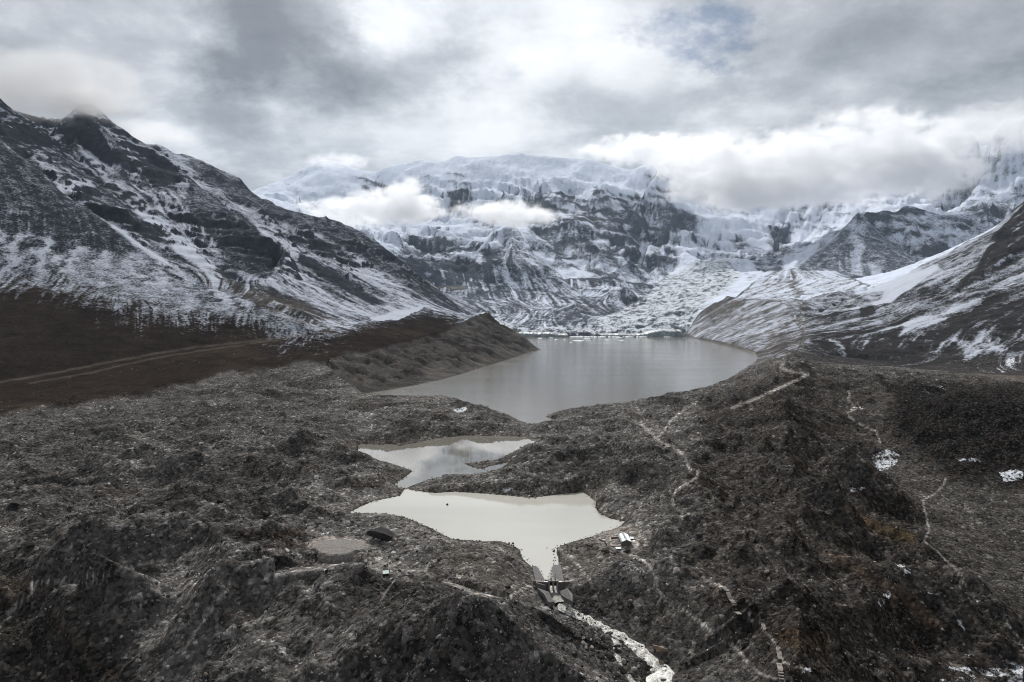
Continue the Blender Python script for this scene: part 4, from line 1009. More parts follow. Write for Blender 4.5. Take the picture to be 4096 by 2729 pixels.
def bm_obj(name, bm, mat, parent=None, smooth=False, loc=None, bevel=0.0):
    bmesh.ops.recalc_face_normals(bm, faces=bm.faces)
    if bevel > 0: bmesh.ops.bevel(bm, geom=list(bm.edges), offset=bevel, segments=1, affect='EDGES', clamp_overlap=True)
    me = bpy.data.meshes.new(name); bm.to_mesh(me); bm.free(); me.materials.append(mat)
    if smooth: me.polygons.foreach_set('use_smooth', [True]*len(me.polygons))
    o = bpy.data.objects.new(name, me); COL.objects.link(o)
    if parent is not None: o.parent = parent
    if loc is not None: o.location = loc
    return o
def empty(name, loc, label, cat, rz=0.0, group=None):
    o = bpy.data.objects.new(name, None); COL.objects.link(o); o.location = loc; o.rotation_euler = (0, 0, rz); o.empty_display_size = 0.5
    return tag(o, label, cat, group)
def prism(bm, pts, thick):
    """top polygon given as 3-D points, extruded straight down"""
    top = [bm.verts.new(p) for p in pts]; bot = [bm.verts.new((p[0], p[1], p[2]-thick)) for p in pts]; n = len(pts)
    bm.faces.new(top); bm.faces.new(bot[::-1])
    for k in range(n): bm.faces.new((top[k], bot[k], bot[(k+1) % n], top[(k+1) % n]))

# ------------------------------------------------------------------ the outlet gate
GX, GY, _ = at_z(553.2, 589.5, -0.7)
gate = empty('sluice_gate', (GX, GY, -0.7), 'concrete sluice gate with two openings where the pond drains into the stream', 'sluice gate')
def gpart(name, mat, *boxes, parent=gate, bevel=0.0):
    bm = bmesh.new()
    for b in boxes: bm_box(bm, *b)
    return bm_obj(name, bm, mat, parent, bevel=bevel)
for x0, x1 in ((-1.95, -1.45), (-0.33, 0.33), (1.30, 1.95)): gpart('pier', m_conc, (x0, x1, -0.9, 1.0, -1.0, 3.5), bevel=0.04)
gpart('deck', m_conc, (-2.15, 2.15, -1.0, 1.15, 3.502, 3.75), bevel=0.03)
gpart('lintel', m_redl, (-1.448, -0.332, -0.75, -0.45, 3.2, 3.5)); gpart('lintel', m_redl, (0.332, 1.298, -0.75, -0.45, 3.2, 3.5))
for x0, x1, mm, lb in ((-1.448, -0.332, m_black, 'black steel gate leaf'), (0.332, 1.298, m_red, 'dark red steel gate leaf')):
    g = gpart('gate_leaf', mm, (x0, x1, -0.7, -0.62, 1.75, 3.2)); g['label'] = lb
    bm = bmesh.new()
    for k in range(4): bm_box(bm, x0, x1, -0.76, -0.70, 1.8+k*0.4, 1.88+k*0.4)
    bm_obj('stiffener', bm, mm, g)
for x in (-0.9, 0.82):
    bm = bmesh.new(); bm_box(bm, x-0.2, x+0.2, -0.25, 0.15, 3.752, 4.25); bm_bar(bm, (x-0.32, -0.05, 4.12), (x+0.32, -0.05, 4.12), 0.06)
    h = bm_obj('hoist', bm, m_steel, gate)
    bm = bmesh.new(); bm_bar(bm, (x, -0.05, 4.25), (x, -0.05, 6.5), 0.055); bm_obj('stem', bm, m_steel, h)
bm = bmesh.new()
for x in (-2.1, -0.7, 0.7, 2.1):
    for y in (-0.95, 1.1): bm_bar(bm, (x, y, 3.75), (x, y, 4.85), 0.03)
for y in (-0.95, 1.1):
    for z in (4.3, 4.83): bm_bar(bm, (-2.1, y, z), (2.1, y, z), 0.025)
bm_obj('railing', bm, m_steel, gate)
# wing walls: stone, tapering outwards
def wing(sx, length, h0, h1, swing):
    w = bpy.data.objects.new('wing_wall', None); 
    bm = bmesh.new(); t = 0.55
    a = Vector((sx*1.952, 0.3, 0)); b = Vector((sx*(1.95+length), 0.3+swing, 0)); nrm = Vector((0, -1, 0))
    for (P, zt, zb) in ((a, 3.0, -0.6), (b, 3.0, 2.0)):
        pass
    v = [bm.verts.new(q) for q in ((a.x, a.y-t, -0.6), (b.x, b.y-t, 1.9), (b.x, b.y-t, 2.75), (a.x, a.y-t, 2.75),
                                   (a.x, a.y+t, -0.6), (b.x, b.y+t, 1.9), (b.x, b.y+t, 2.75), (a.x, a.y+t, 2.75))]
    for f in ((0, 1, 2, 3), (7, 6, 5, 4), (4, 5, 1, 0), (3, 2, 6, 7), (1, 5, 6, 2), (4, 0, 3, 7)): bm.faces.new([v[i] for i in f])
    bm_obj('wing_wall', bm, m_stone, gate)
    bm = bmesh.new()
    v = [bm.verts.new(q) for q in ((a.x, a.y-t-0.05, 2.752), (b.x, b.y-t-0.05, 2.752), (b.x, b.y+t+0.05, 2.752), (a.x, a.y+t+0.05, 2.752),
                                   (a.x, a.y-t-0.05, 2.95), (b.x, b.y-t-0.05, 2.95), (b.x, b.y+t+0.05, 2.95), (a.x, a.y+t+0.05, 2.95))]
    for f in ((3, 2, 1, 0), (4, 5, 6, 7), (0, 1, 5, 4), (1, 2, 6, 5), (2, 3, 7, 6), (3, 0, 4, 7)): bm.faces.new([v[i] for i in f])
    cpg = bm_obj('coping', bm, m_conc, gate)
    bm = bmesh.new(); bm_box(bm, min(a.x, a.x+sx*1.6), max(a.x, a.x+sx*1.6), a.y-0.35, a.y+0.45, 2.952, 3.06); bm_obj('snow_patch', bm, m_snow, gate)
    bm = bmesh.new()
    for k in range(3):
        p = a.lerp(b, 0.25+0.3*k); bm_bar(bm, (p.x, p.y, 2.95), (p.x, p.y, 4.15), 0.05)
    bm_obj('post', bm, m_steel, gate)['kind'] = 'stuff'
wing(-1, 4.9, 0, 0, 0.8); wing(1, 5.0, 0, 0, 0.9)
bm = bmesh.new(); bm_box(bm, -8.3, -6.9, 0.2, 1.5, 1.6, 3.2); bm_obj('end_block', bm, m_stone, gate, bevel=0.05)
gate.scale = (0.88, 0.9, 0.92)
# channel lining
def slab(name, pts, label, thick=1.6):
    bm = bmesh.new(); prism(bm, [at_z(p[0], p[1], p[2]*0.75 if p[2] > 1 else p[2]) for p in pts], thick); o = bm_obj(name, bm, m_apron); return tag(o, label, kind='structure')
slab('channel_apron', [(532,565,2.6),(538,567.5,0.9),(545,580,0.4),(546,585.5,1.6),(536,583,2.7)], 'grey stone pitched bank of the outlet channel on its left side above the gate')
slab('channel_apron', [(551.5,567.6,0.3),(554,564.5,0.8),(561,565,2.6),(564,581.8,2.8),(559,582.5,1.6),(553.5,578,0.3)], 'grey stone pitched bank of the outlet channel on its right side above the gate')
slab('channel_apron', [(537,587.6,2.4),(549,591.8,-0.6),(553.4,601.8,-1.0),(548.4,602.2,0.6),(544,594,1.8)], 'grey stone pitched bank left of the channel below the gate')
slab('channel_apron', [(559.2,591.3,-0.6),(567,588,2.2),(572.5,593.7,1.8),(572.5,601.4,0.9),(564.8,597.2,0.2),(561.3,595.2,-0.5)], 'grey stone pitched bank right of the channel below the gate')

# ------------------------------------------------------------------ running water
def stream_material():
    m, n, bs = new_mat('white water')
    pos = n.new('ShaderNodeNewGeometry').outputs['Position']
    a = n.noise(pos, 0.75, 6, 0.7, 0.8); b = n.noise(pos, 2.4, 4, 0.7)
    f = n.math('ADD', a, n.math('MULTIPLY', n.math('SUBTRACT', b, 0.5), 0.5))
    f = n.math('ADD', f, n.attr('foam'))
    n.put(bs.inputs['Base Color'], n.mix(n.ramp(f, 0.58, 0.86), (0.14, 0.13, 0.11, 1), (0.80, 0.79, 0.74, 1)))
    bs.inputs['Roughness'].default_value = 0.35; n.put(bs.inputs['Normal'], n.bump(f, 0.9, 0.35)); return m
m_stream = stream_material()
def ribbon(name, line, label, rough=0.25, seed=3, lift=0.35):
    pts = [at_z(px, py, z) for px, py, z, w, fm in line]; W = [q[3]*1.3 if 'stream' in name else q[3] for q in line]; FO = [q[4] for q in line]
    P = []; 
    for k in range(len(pts)-1):
        L = math.dist(pts[k], pts[k+1]); n = max(2, int(L/0.5))
        for t in np.arange(n)/n: P.append((*[pts[k][c]*(1-t)+pts[k+1][c]*t for c in range(3)], W[k]*(1-t)+W[k+1]*t, FO[k]*(1-t)+FO[k+1]*t))
    P = np.array(P); P[:, :2] = np.stack([np.convolve(np.pad(P[:, c], 3, 'edge'), np.ones(7)/7, 'valid') for c in (0, 1)], 1)
    T = np.gradient(P[:, :2], axis=0); T /= np.linalg.norm(T, axis=1, keepdims=True)+1e-9; Nn = np.stack([T[:, 1], -T[:, 0]], 1)
    K = 13; u = np.linspace(-1, 1, K); V = []; FM = []
    wob = fbm(np.arange(len(P))*1.0, np.zeros(len(P)), 9, 3, 0.5, seed); wob2 = fbm(np.arange(len(P))*1.0, np.zeros(len(P))+50, 9, 3, 0.5, seed)
    for i, p in enumerate(P):
        for uu in u:
            w = p[3]*0.5*(1+0.75*(wob[i] if uu > 0 else wob2[i]))
            x, y = p[0]+Nn[i, 0]*uu*w, p[1]+Nn[i, 1]*uu*w; V.append((x, y, 0)); FM.append(p[4])
    V = np.array(V); zc = np.repeat(P[:, 2], K)
    V[:, 2] = zc + lift - 0.6*np.tile(u, len(P))**4 + np.repeat(P[:, 4] > 0, K)*(fbm(V[:, 0], V[:, 1], 3.5, 4, 0.6, seed+1)*rough*2.2)
    idx = np.arange(len(P)*K).reshape(len(P), K); F = np.stack([idx[:-1, :-1], idx[:-1, 1:], idx[1:, 1:], idx[1:, :-1]], -1).reshape(-1, 4)
    o = mesh_obj(name, V, F, m_stream); a = o.data.attributes.new('foam', 'FLOAT', 'POINT'); a.data.foreach_set('value', np.array(FM, np.float32))
    return tag(o, label, kind='structure')
ribbon('channel_water', [(551,573,-0.15,4.6,-0.02),(553,580,-0.2,3.9,0.08),(553.6,589,-0.8,3.6,0.1),(556.5,594.5,-1.2,4.3,-0.02),(559.5,599,-1.35,4.6,0.02),(562,603.5,-1.5,5.0,0.12)], 'pale water running through the lined channel under the gate', 0.1, 3, 0.2)
ribbon('stream', [(561.5,603,-2.1,4.8,0.2),(567,608,-3.1,4.4,0.22),(573,612,-4,4.2,0.2),(580,616.5,-4.8,3.6,0.2),(588,620,-5.5,3.4,0.18),(602,626,-6.5,3.4,0.2),(615,633,-7.5,3.8,0.22),(626,638,-8.5,3.6,0.2),(637,647,-9.5,4.4,0.24),(646,655.5,-10.5,3.8,0.22),(655.5,664,-11.5,3.8,0.22),(663,672,-12.5,5.5,0.28),(659,680,-13.2,7.5,0.3),(660,700,-14.5,7,0.28)], 'white stream tumbling down the boulder bed below the gate', 0.4, 8, 0.38)
ribbon('stream', [(611,632,-7.2,0.8,0.1),(614,639,-8.2,1.8,0.15),(619,646,-9.2,2.0,0.2),(616,652,-9.9,2.0,0.15),(617,658,-10.4,2.2,0.15),(621,664,-11.1,1.2,0.1),(627,675,-12.2,1.4,0.15),(640,690,-13.5,2,0.2)], 'narrow white side arm of the stream left of the main flow', 0.35, 12, 0.3)

# ------------------------------------------------------------------ hut, yard, sheds
HX, HY, _ = at_z(626.6, 547.9, 4.0); HZ = min(gz(HX+a, HY+b) for a in (-2, 2) for b in (0, 5))
HZ = 4.0
hut = empty('stone_hut', (HX, HY, HZ), 'stone hut with snow on its green gabled roof standing above the pond', 'hut')
hw, hl, he, hr = 1.9, 9.6, 2.35, 3.15
bm = bmesh.new()
v = [bm.verts.new(q) for q in ((-hw, 0, -1.5), (hw, 0, -1.5), (hw, 0, he), (0, 0, hr-0.08), (-hw, 0, he), (-hw, hl, -1.5), (hw, hl, -1.5), (hw, hl, he), (0, hl, hr-0.08), (-hw, hl, he))]
for f in ((0, 1, 2, 3, 4), (9, 8, 7, 6, 5), (0, 4, 9, 5), (1, 6, 7, 2), (4, 3, 8, 9), (3, 2, 7, 8)): bm.faces.new([v[i] for i in f])
bm_obj('wall', bm, m_stone, hut)
def roofside(s, mat, x0, x1, y0, y1, lift, th, name='roof', par=hut, rag=0.0):
    bm = bmesh.new(); sl = (hr-he)/hw
    n = 14 if rag else 1; top = []
    ys = np.linspace(y0, y1, n+1); r2 = random.Random(5 if s > 0 else 9)
    xi = [x1-(rag*r2.random() if rag else 0) for _ in ys]; xo = [x0+(rag*0.5*r2.random() if rag else 0) for _ in ys]
    pts = [(s*a, y, hr-sl*a+lift) for a, y in zip(xo, ys)]+[(s*a, y, hr-sl*a+lift) for a, y in zip(xi[::-1], ys[::-1])]
    prism(bm, pts, th); return bm_obj(name, bm, mat, par)
for s in (-1, 1):
    r_ = roofside(s, m_green, 0.0, 2.25, -0.3, hl+0.3, 0.10, 0.09); r_['label'] = 'green metal roof slope'
    roofside(s, m_snow, 0.25, 1.95 if s < 0 else 2.2, -0.1, hl+0.2, 0.19, 0.08, 'snow', r_, 0.75 if s < 0 else 0.35)
bm = bmesh.new(); bm_box(bm, -0.16, 0.16, -0.35, hl+0.35, hr+0.12, hr+0.22); bm_obj('roof_ridge', bm, m_grey, hut)
bm = bmesh.new(); bm_box(bm, -2.3, 2.4, -1.0, -0.02, -0.6, 0.12); bm_obj('plinth', bm, m_grey, hut)
bm = bmesh.new(); bm_box(bm, -hw-0.05, -hw, 2.2, 3.1, 0.1, 2.0); bm_obj('door', bm, m_wood, hut)
bm = bmesh.new()
bm.free()
for y in (4.6, 7.0):
    bm = bmesh.new(); bm_box(bm, -hw-0.04, -hw-0.002, y, y+0.8, 0.9, 1.7); bm_obj('window', bm, m_dark, hut)
an = bpy.data.objects.new('annex', None)
bm = bmesh.new(); bm_box(bm, hw+0.005, hw+1.9, 5.4, 7.6, -1.5, 1.9); bm_obj('annex_wall', bm, m_stone, hut)
bm = bmesh.new(); bm_box(bm, hw-0.05+0.06, hw+2.1, 5.2, 7.8, 1.902, 2.02); a_ = bm_obj('annex_roof', bm, m_grey, hut)
bm = bmesh.new(); bm_box(bm, hw+0.1, hw+1.95, 5.35, 7.6, 2.022, 2.12); bm_obj('snow', bm, m_snow, a_)
# walled yard
yc = [at_z(611.2, 547.6, 4.1), at_z(620.2, 547.3, 4.1), at_z(619.2, 538.6, 4.1), at_z(610.4, 538.8, 4.1)]
yard_o = empty('yard_wall', yc[0], 'low dry stone wall round an empty yard left of the hut', 'wall')
rs_ = random.Random(4)
for k, (a, b) in enumerate(((yc[1], yc[0]), (yc[0], yc[3]), (yc[3], yc[2]))):
    L = math.dist(a[:2], b[:2]); n = int(L/1.1); ang = math.atan2(b[1]-a[1], b[0]-a[0])
    for j in range(n):
        if k == 1 and j == n//2-1: continue
        c = [a[i]+(b[i]-a[i])*(j+0.5)/n-yc[0][i] for i in range(3)]
        bm = bmesh.new(); bm_box(bm, -L/n/2+0.01, L/n/2-0.01, -0.22, 0.22, -0.8, 0.62+rs_.random()*0.06, ang, c)
        w_ = bm_obj('wall_stone', bm, m_stone, yard_o, bevel=0.03)
        bm = bmesh.new(); bm_box(bm, -L/n/2+0.02, L/n/2-0.02, -0.26, 0.26, 0.69, 0.80+rs_.random()*0.05, ang, c); bm_obj('coping', bm, m_pale, w_)
sx_, sy_, _ = at_z(618.5, 552.3, 3.2)
shed = empty('stone_shelter', (sx_, sy_, 3.2), 'small low stone shelter with a white flat roof in front of the hut', 'shed')
bm = bmesh.new(); bm_box(bm, -0.9, 0.9, 0, 1.7, -1, 1.35); bm_obj('wall', bm, m_stone, shed)
bm = bmesh.new(); bm_box(bm, -1.0, 1.0, -0.15, 1.85, 1.352, 1.5); bm_obj('roof', bm, m_floe, shed)
# low stone fence line beside the yard
fl = [at_z(599, 538.5, 3.6), at_z(606.7, 547.5, 3.9)]
fence = empty('stone_fence', fl[0], 'thin dark line of stones running down to the hut yard', 'fence')
for j in range(16):
    c = [(fl[1][i]-fl[0][i])*(j+0.5)/16 for i in range(3)]; z = gz(fl[0][0]+c[0], fl[0][1]+c[1])-fl[0][2]
    bm = bmesh.new(); bm_box(bm, -0.35, 0.35, -0.2, 0.2, -0.4, 0.45, math.atan2(c[1], c[0]), (c[0], c[1], z)); bm_obj('fence_stone', bm, m_darkrock, fence, bevel=0.08)
# little shelter with a pale green roof by the path
tx, ty, tz = hit(386, 577)
t_ = empty('green_roofed_box', (tx, ty, tz), 'small dark box with a tilted pale green roof sheet beside the footpath', 'shelter', 0.25)
bm = bmesh.new(); bm_box(bm, -0.85, 0.85, 0, 1.0, -0.3, 1.05); bm_obj('box', bm, m_dark, t_)
bm = bmesh.new(); v = [(-1.05, -0.35, 1.06), (1.05, -0.35, 1.16), (1.05, 1.3, 1.72), (-1.05, 1.3, 1.62)]; prism(bm, [(a, b, c+0.06) for a, b, c in v], 0.05); bm_obj('roof', bm, m_teal, t_)
bm = bmesh.new(); bm_box(bm, -0.8, 0.8, -0.42, -0.3, 0.0, 0.1); bm_obj('bench_plank', bm, m_grey, t_)
bx, by, bz = hit(385, 566.8)
bm = bmesh.new(); bm_box(bm, -0.3, 0.3, -0.2, 0.2, 0, 0.75)
bmesh.ops.subdivide_edges(bm, edges=bm.edges, cuts=2, use_grid_fill=True)
for v in bm.verts: v.co = Vector((v.co.x*(1.1-0.35*(v.co.z/0.75)**2), v.co.y*(1-0.3*(v.co.z/0.75)), v.co.z))
tag(bm_obj('backpack', bm, m_cloth, smooth=True, loc=(bx, by, bz)), 'dark backpack standing on the ground next to the person on the path', 'backpack')

# ------------------------------------------------------------------ gravel pad
pad_px = [(311,543),(315,541),(329,539),(345,538.3),(358,540),(365.5,543.7),(365,548.3),(360,550.2),(355,550.2),(353,551.6),(347,553.5),(338,554.9),(330,554.9),(322,553.5),(318,551.2),(316,549),(311.5,547.8)]
pts = [at_z(x, y, 9.7) for x, y in pad_px]
pc = np.mean(np.array(pts), 0)
bm = bmesh.new(); ctr = bm.verts.new((pc[0], pc[1], 9.95)); rings = []
for f, dz in ((0.35, 0.22), (0.7, 0.15), (0.93, 0.05), (1.0, -0.15), (1.04, -0.7), (1.10, -1.5), (1.12, -2.6)):
    ring = []
    m = 72
    for k in range(m):
        t = k/m*len(pts); a = pts[int(t) % len(pts)]; b = pts[(int(t)+1) % len(pts)]; q = t-int(t)
        x, y = a[0]+(b[0]-a[0])*q, a[1]+(b[1]-a[1])*q; jj = 1+(rs_.uniform(-.02, .02) if f >= 1 else 0)
        ring.append(bm.verts.new((pc[0]+(x-pc[0])*f*jj, pc[1]+(y-pc[1])*f*jj, 9.7+dz+rs_.uniform(-.05, .05)-(rs_.uniform(0, .4) if f >= 1 else 0))))
    rings.append(ring)
m = 72
for k in range(m):
    bm.faces.new((ctr, rings[0][k], rings[0][(k+1) % m]))
    for a, b in zip(rings[:-1], rings[1:]): bm.faces.new((a[k], b[k], b[(k+1) % m], a[(k+1) % m]))
tag(bm_obj('gravel_pad', bm, m_pad, smooth=False), 'round raised landing pad of pale gravel left of the lower pond', kind='structure')

# ------------------------------------------------------------------ stone steps
def step_mesh():
    bm = bmesh.new(); bm_box(bm, -0.95, 0.95, -0.22, 0.22, -0.22, 0.10); bmesh.ops.bevel(bm, geom=list(bm.edges), offset=0.03, segments=1, affect='EDGES')
    me = bpy.data.meshes.new('step'); bm.to_mesh(me); bm.free(); me.materials.append(m_pale_step); return me
m_pale_step = plain('step stone', (0.25, 0.225, 0.20)); SM = step_mesh()
def stairs(line, n, label, w=1.0):
    P = [hit(*q) for q in line]; root = empty('stone_stairs', P[0], label, 'stairs', group='stone stairs on the footpath')
    del root['group']
    L = [0]
    for a, b in zip(P[:-1], P[1:]): L.append(L[-1]+math.dist(a[:2], b[:2]))
    for k in range(n):
        s = (k+0.5)/n*L[-1]; j = max(i for i in range(len(L)) if L[i] <= s); j = min(j, len(P)-2); t = (s-L[j])/(L[j+1]-L[j])
        x, y = P[j][0]+(P[j+1][0]-P[j][0])*t, P[j][1]+(P[j+1][1]-P[j][1])*t; dx, dy = P[j+1][0]-P[j][0], P[j+1][1]-P[j][1]
        o = bpy.data.objects.new('step', SM); COL.objects.link(o); o.parent = root
        o.location = (x-P[0][0]+rs_.uniform(-.06, .06), y-P[0][1], gz(x, y)+0.12-P[0][2]); o.rotation_euler = (0, 0, math.atan2(dy, dx)+PI/2+rs_.uniform(-.06, .06)); o.scale = (w*rs_.uniform(.85, 1.1), 1, 1)
stairs([(729,593.6),(735,604),(741,616.5)], 22, 'longest flight of pale stone steps, uppermost on the slope right of the stream gully', 1.15)
stairs([(722.8,586.7),(729,592)], 5, 'short flight of five stone steps where the footpath reaches the long stairs')
stairs([(762.6,620.7),(766,631)], 10, 'narrow flight of stone steps between the long stairs and the orange grass mound', 0.85)
stairs([(779.7,648.4),(781.8,660)], 11, 'flight of stone steps directly left of the orange brown grass mound', 1.1)
stairs([(780.7,664),(783.4,681)], 13, 'lowest flight of stone steps, at the bottom edge of the picture', 1.25)
stairs([(603.5,546),(598,555),(592.6,563.4)], 15, 'row of small stone steps climbing from the channel to the hut yard', 0.5)

# ------------------------------------------------------------------ boulders
def rock_mesh(seed, sub=2, flat=0.7, rough=0.14, mat=None, cuts=13):
    r = np.random.default_rng(seed); bm = bmesh.new(); bmesh.ops.create_icosphere(bm, subdivisions=sub, radius=0.5)
    co = np.array([v.co for v in bm.verts]); off = r.random(3)*20
    for _ in range(cuts):
        d = r.standard_normal(3); d /= np.linalg.norm(d); h = r.uniform(0.20, 0.38); t = co@d; co -= np.outer(np.maximum(t-h, 0), d)
    nn = fbm(co[:, 0]*3+off[0], co[:, 1]*3+co[:, 2]*2.3+off[1], 1.0, 3, 0.55, int(seed) % 50)
    co *= (1+rough*nn)[:, None]*np.array([r.uniform(0.95, 1.25), r.uniform(0.75, 1.0), flat])
    for v, c in zip(bm.verts, co): v.co = c
    me = bpy.data.meshes.new('boulder'); bm.to_mesh(me); bm.free(); me.materials.append(mat or m_rock); return me
RM = [rock_mesh(100+k, 2, 0.55+0.06*(k % 5)) for k in range(10)]
def boulder(px, py, wpx, label, mat=None, group=None, hpx=None, at=None, sub=3, dep=None):
    x, y, z = at or hit(px, py); D = math.sqrt(x*x+y*y+(CAM_H-z)**2); w = wpx*D/F_PX
    if group: me = random.choice(RM)
    else: me = rock_mesh(int(px*7+py), sub, 0.9, 0.28, mat, 14)
    o = bpy.data.objects.new('boulder', me); COL.objects.link(o)
    h = (hpx*D/F_PX if hpx else w*0.75); o.location = (x, y, z+h*(0.18 if group else 0.3)); o.scale = (w, dep or w*random.uniform(0.7, 1.0), h*1.25)
    o.rotation_euler = (random.uniform(-.15, .15), random.uniform(-.15, .15), random.uniform(-.5, .5) if not group else random.uniform(0, 6.3))
    return tag(o, label, 'boulder', group)
NB = [(384,538.5,33,'huge flat dark boulder beside the round gravel pad',m_darkrock,13), (624,673,13.5,'big tan boulder standing in the stream near the bottom of the picture',m_tanrock,10),
 (659,653,13,'large brown boulder on the right bank of the stream',m_tanrock,9), (660.5,666,7,'rounded brown boulder at the right edge of the stream below the large brown one',m_tanrock,6),
 (586,616,7.5,'dark boulder on the right bank just below the channel end',m_darkrock,5), (552,608.5,7,'pinkish boulder at the end of the left channel lining',m_tanrock,4),
 (609.5,635,6.5,'pale grey boulder between the two arms of the stream',m_rock,4.5), (603,640,5.5,'grey boulder left of the narrow side arm of the stream',m_rock,4), (644,664,6,'grey boulder washed by the main stream in its lower reach',m_rock,5),
 (651.5,669.5,6,'wet dark boulder in the middle of the white stream',m_darkrock,5), (439,561,5.5,'lone grey boulder on the bare gravel between pad and gate',m_rock,4), (508,589,7,'dark boulder on the gravel mound left of the gate',m_darkrock,4.5),
 (486,603,6,'dark boulder below the gravel mound, near its foot',m_darkrock,4), (512,608,5,'flat dark boulder above the left bank of the stream',m_darkrock,3.5), (359,635,7,'dark boulder in the rubble slope at the bottom, below the gravel pad',m_darkrock,6),
 (693.5,525,7,'tall brown boulder on the slope right of the hut',m_tanrock,7), (699,537,9,'broad dark boulder below the tall brown one right of the hut',m_darkrock,7), (745,647.5,9,'dark split boulder beside the footpath at the lower right',m_darkrock,6),
 (759.5,649.5,8,'flat dark slab of rock right of the split boulder',m_darkrock,2.5), (842,634.5,9,'grey boulder standing alone on the stony slope below the snow patches',m_rock,6), (606.7,553.5,8,'dark rounded boulder just below the hut yard',m_darkrock,5),
 (628,552,10,'low dark heap of rock in front of the hut gable',m_darkrock,4), (73,619,8,'larger of two pale boulders in the lower left rubble',m_rock,5), (71,611,7,'smaller of two pale boulders in the lower left rubble',m_rock,4),
 (97,662,13,'black boulder beside the dry gully at the lower left',m_darkrock,7), (110,668,9,'dark boulder right of the black one at the lower left',m_darkrock,6), (30,547,10,'dark boulder in the rubble near the left edge',m_darkrock,6),
 (266,516,7,'pale boulder on the hummock left of the lower pond',m_tanrock,5), (16,505,15,'long flat dark boulder near the left edge',m_darkrock,4), (220,503.5,9,'dark flat boulder in the middle of the left moraine field',m_darkrock,5),
 (318.5,552.5,5,'pale boulder leaning on the foot of the gravel pad',m_rock,4), (326,573,4,'dark pointed boulder on the track below the gravel pad',m_darkrock,4), (846,532,5,'small dark boulder near the brown grass on the right slope',m_darkrock,4)]
for px, py, w, lb, mt, h in NB: boulder(px, py, w, lb, mt, None, h)
x, y, _ = at_z(447.3, 505, 0); boulder(0, 0, 3.2, 'small dark rock sticking out of the lower pond', m_darkrock, None, 2.8, (x, y, -0.1), 2)
x, y, _ = at_z(547, 548, 0); boulder(0, 0, 2.6, 'tiny dark stone in the pond near the outlet', m_darkrock, None, 0.9, (x, y, -0.05), 2)
def scatter(n, poly, label, group, smin, smax, seed):
    r = random.Random(seed); P = np.array(poly); k = 0
    while k < n:
        px, py = r.uniform(P[:, 0].min(), P[:, 0].max()), r.uniform(P[:, 1].min(), P[:, 1].max())
        if not in_poly(np.array([px]), np.array([py]), P)[0]: continue
        q = hit(px, py)
        if q[2] < 0.2 and py < 585: continue
        w = smin*(r.random()**-0.45); boulder(px, py, min(w, smax), label, None, group, None, q); k += 1
scatter(60, [(556,606),(566,606),(600,622),(640,640),(672,670),(680,690),(612,690),(590,655),(565,625)], 'grey or tan boulder lying in the rocky stream bed below the gate', 'boulders in the stream bed', 2.6, 7, 1)
rw = random.Random(21)
for k in range(55):
    j = rw.randrange(5, len(SL_)-1); t = rw.random(); p = SL_[j]+(SL_[j+1]-SL_[j])*t if j+1 < len(SL_) else SL_[j]
    x, y = p[0]+rw.uniform(-2.6, 2.6), p[1]+rw.uniform(-2.2, 2.2)
    boulder(0, 0, rw.choice([2, 2.4, 3, 3.8]), 'small wet boulder breaking the white water of the stream', None, 'wet boulders in the white water', None, (x, y, max(gz(x, y), p[2]+0.1)))
scatter(100, [(0,460),(330,450),(340,520),(430,560),(520,600),(540,660),(500,690),(0,690)], 'grey boulder half sunk in the rubble of the left moraine field', 'boulders scattered over the left moraine field', 2.2, 5, 2)
scatter(70, [(640,520),(760,430),(860,540),(1020,680),(700,690),(720,640),(660,570)], 'dark grey boulder lying on the stony slope right of the hut', 'boulders scattered over the right slope', 2.0, 5, 3)

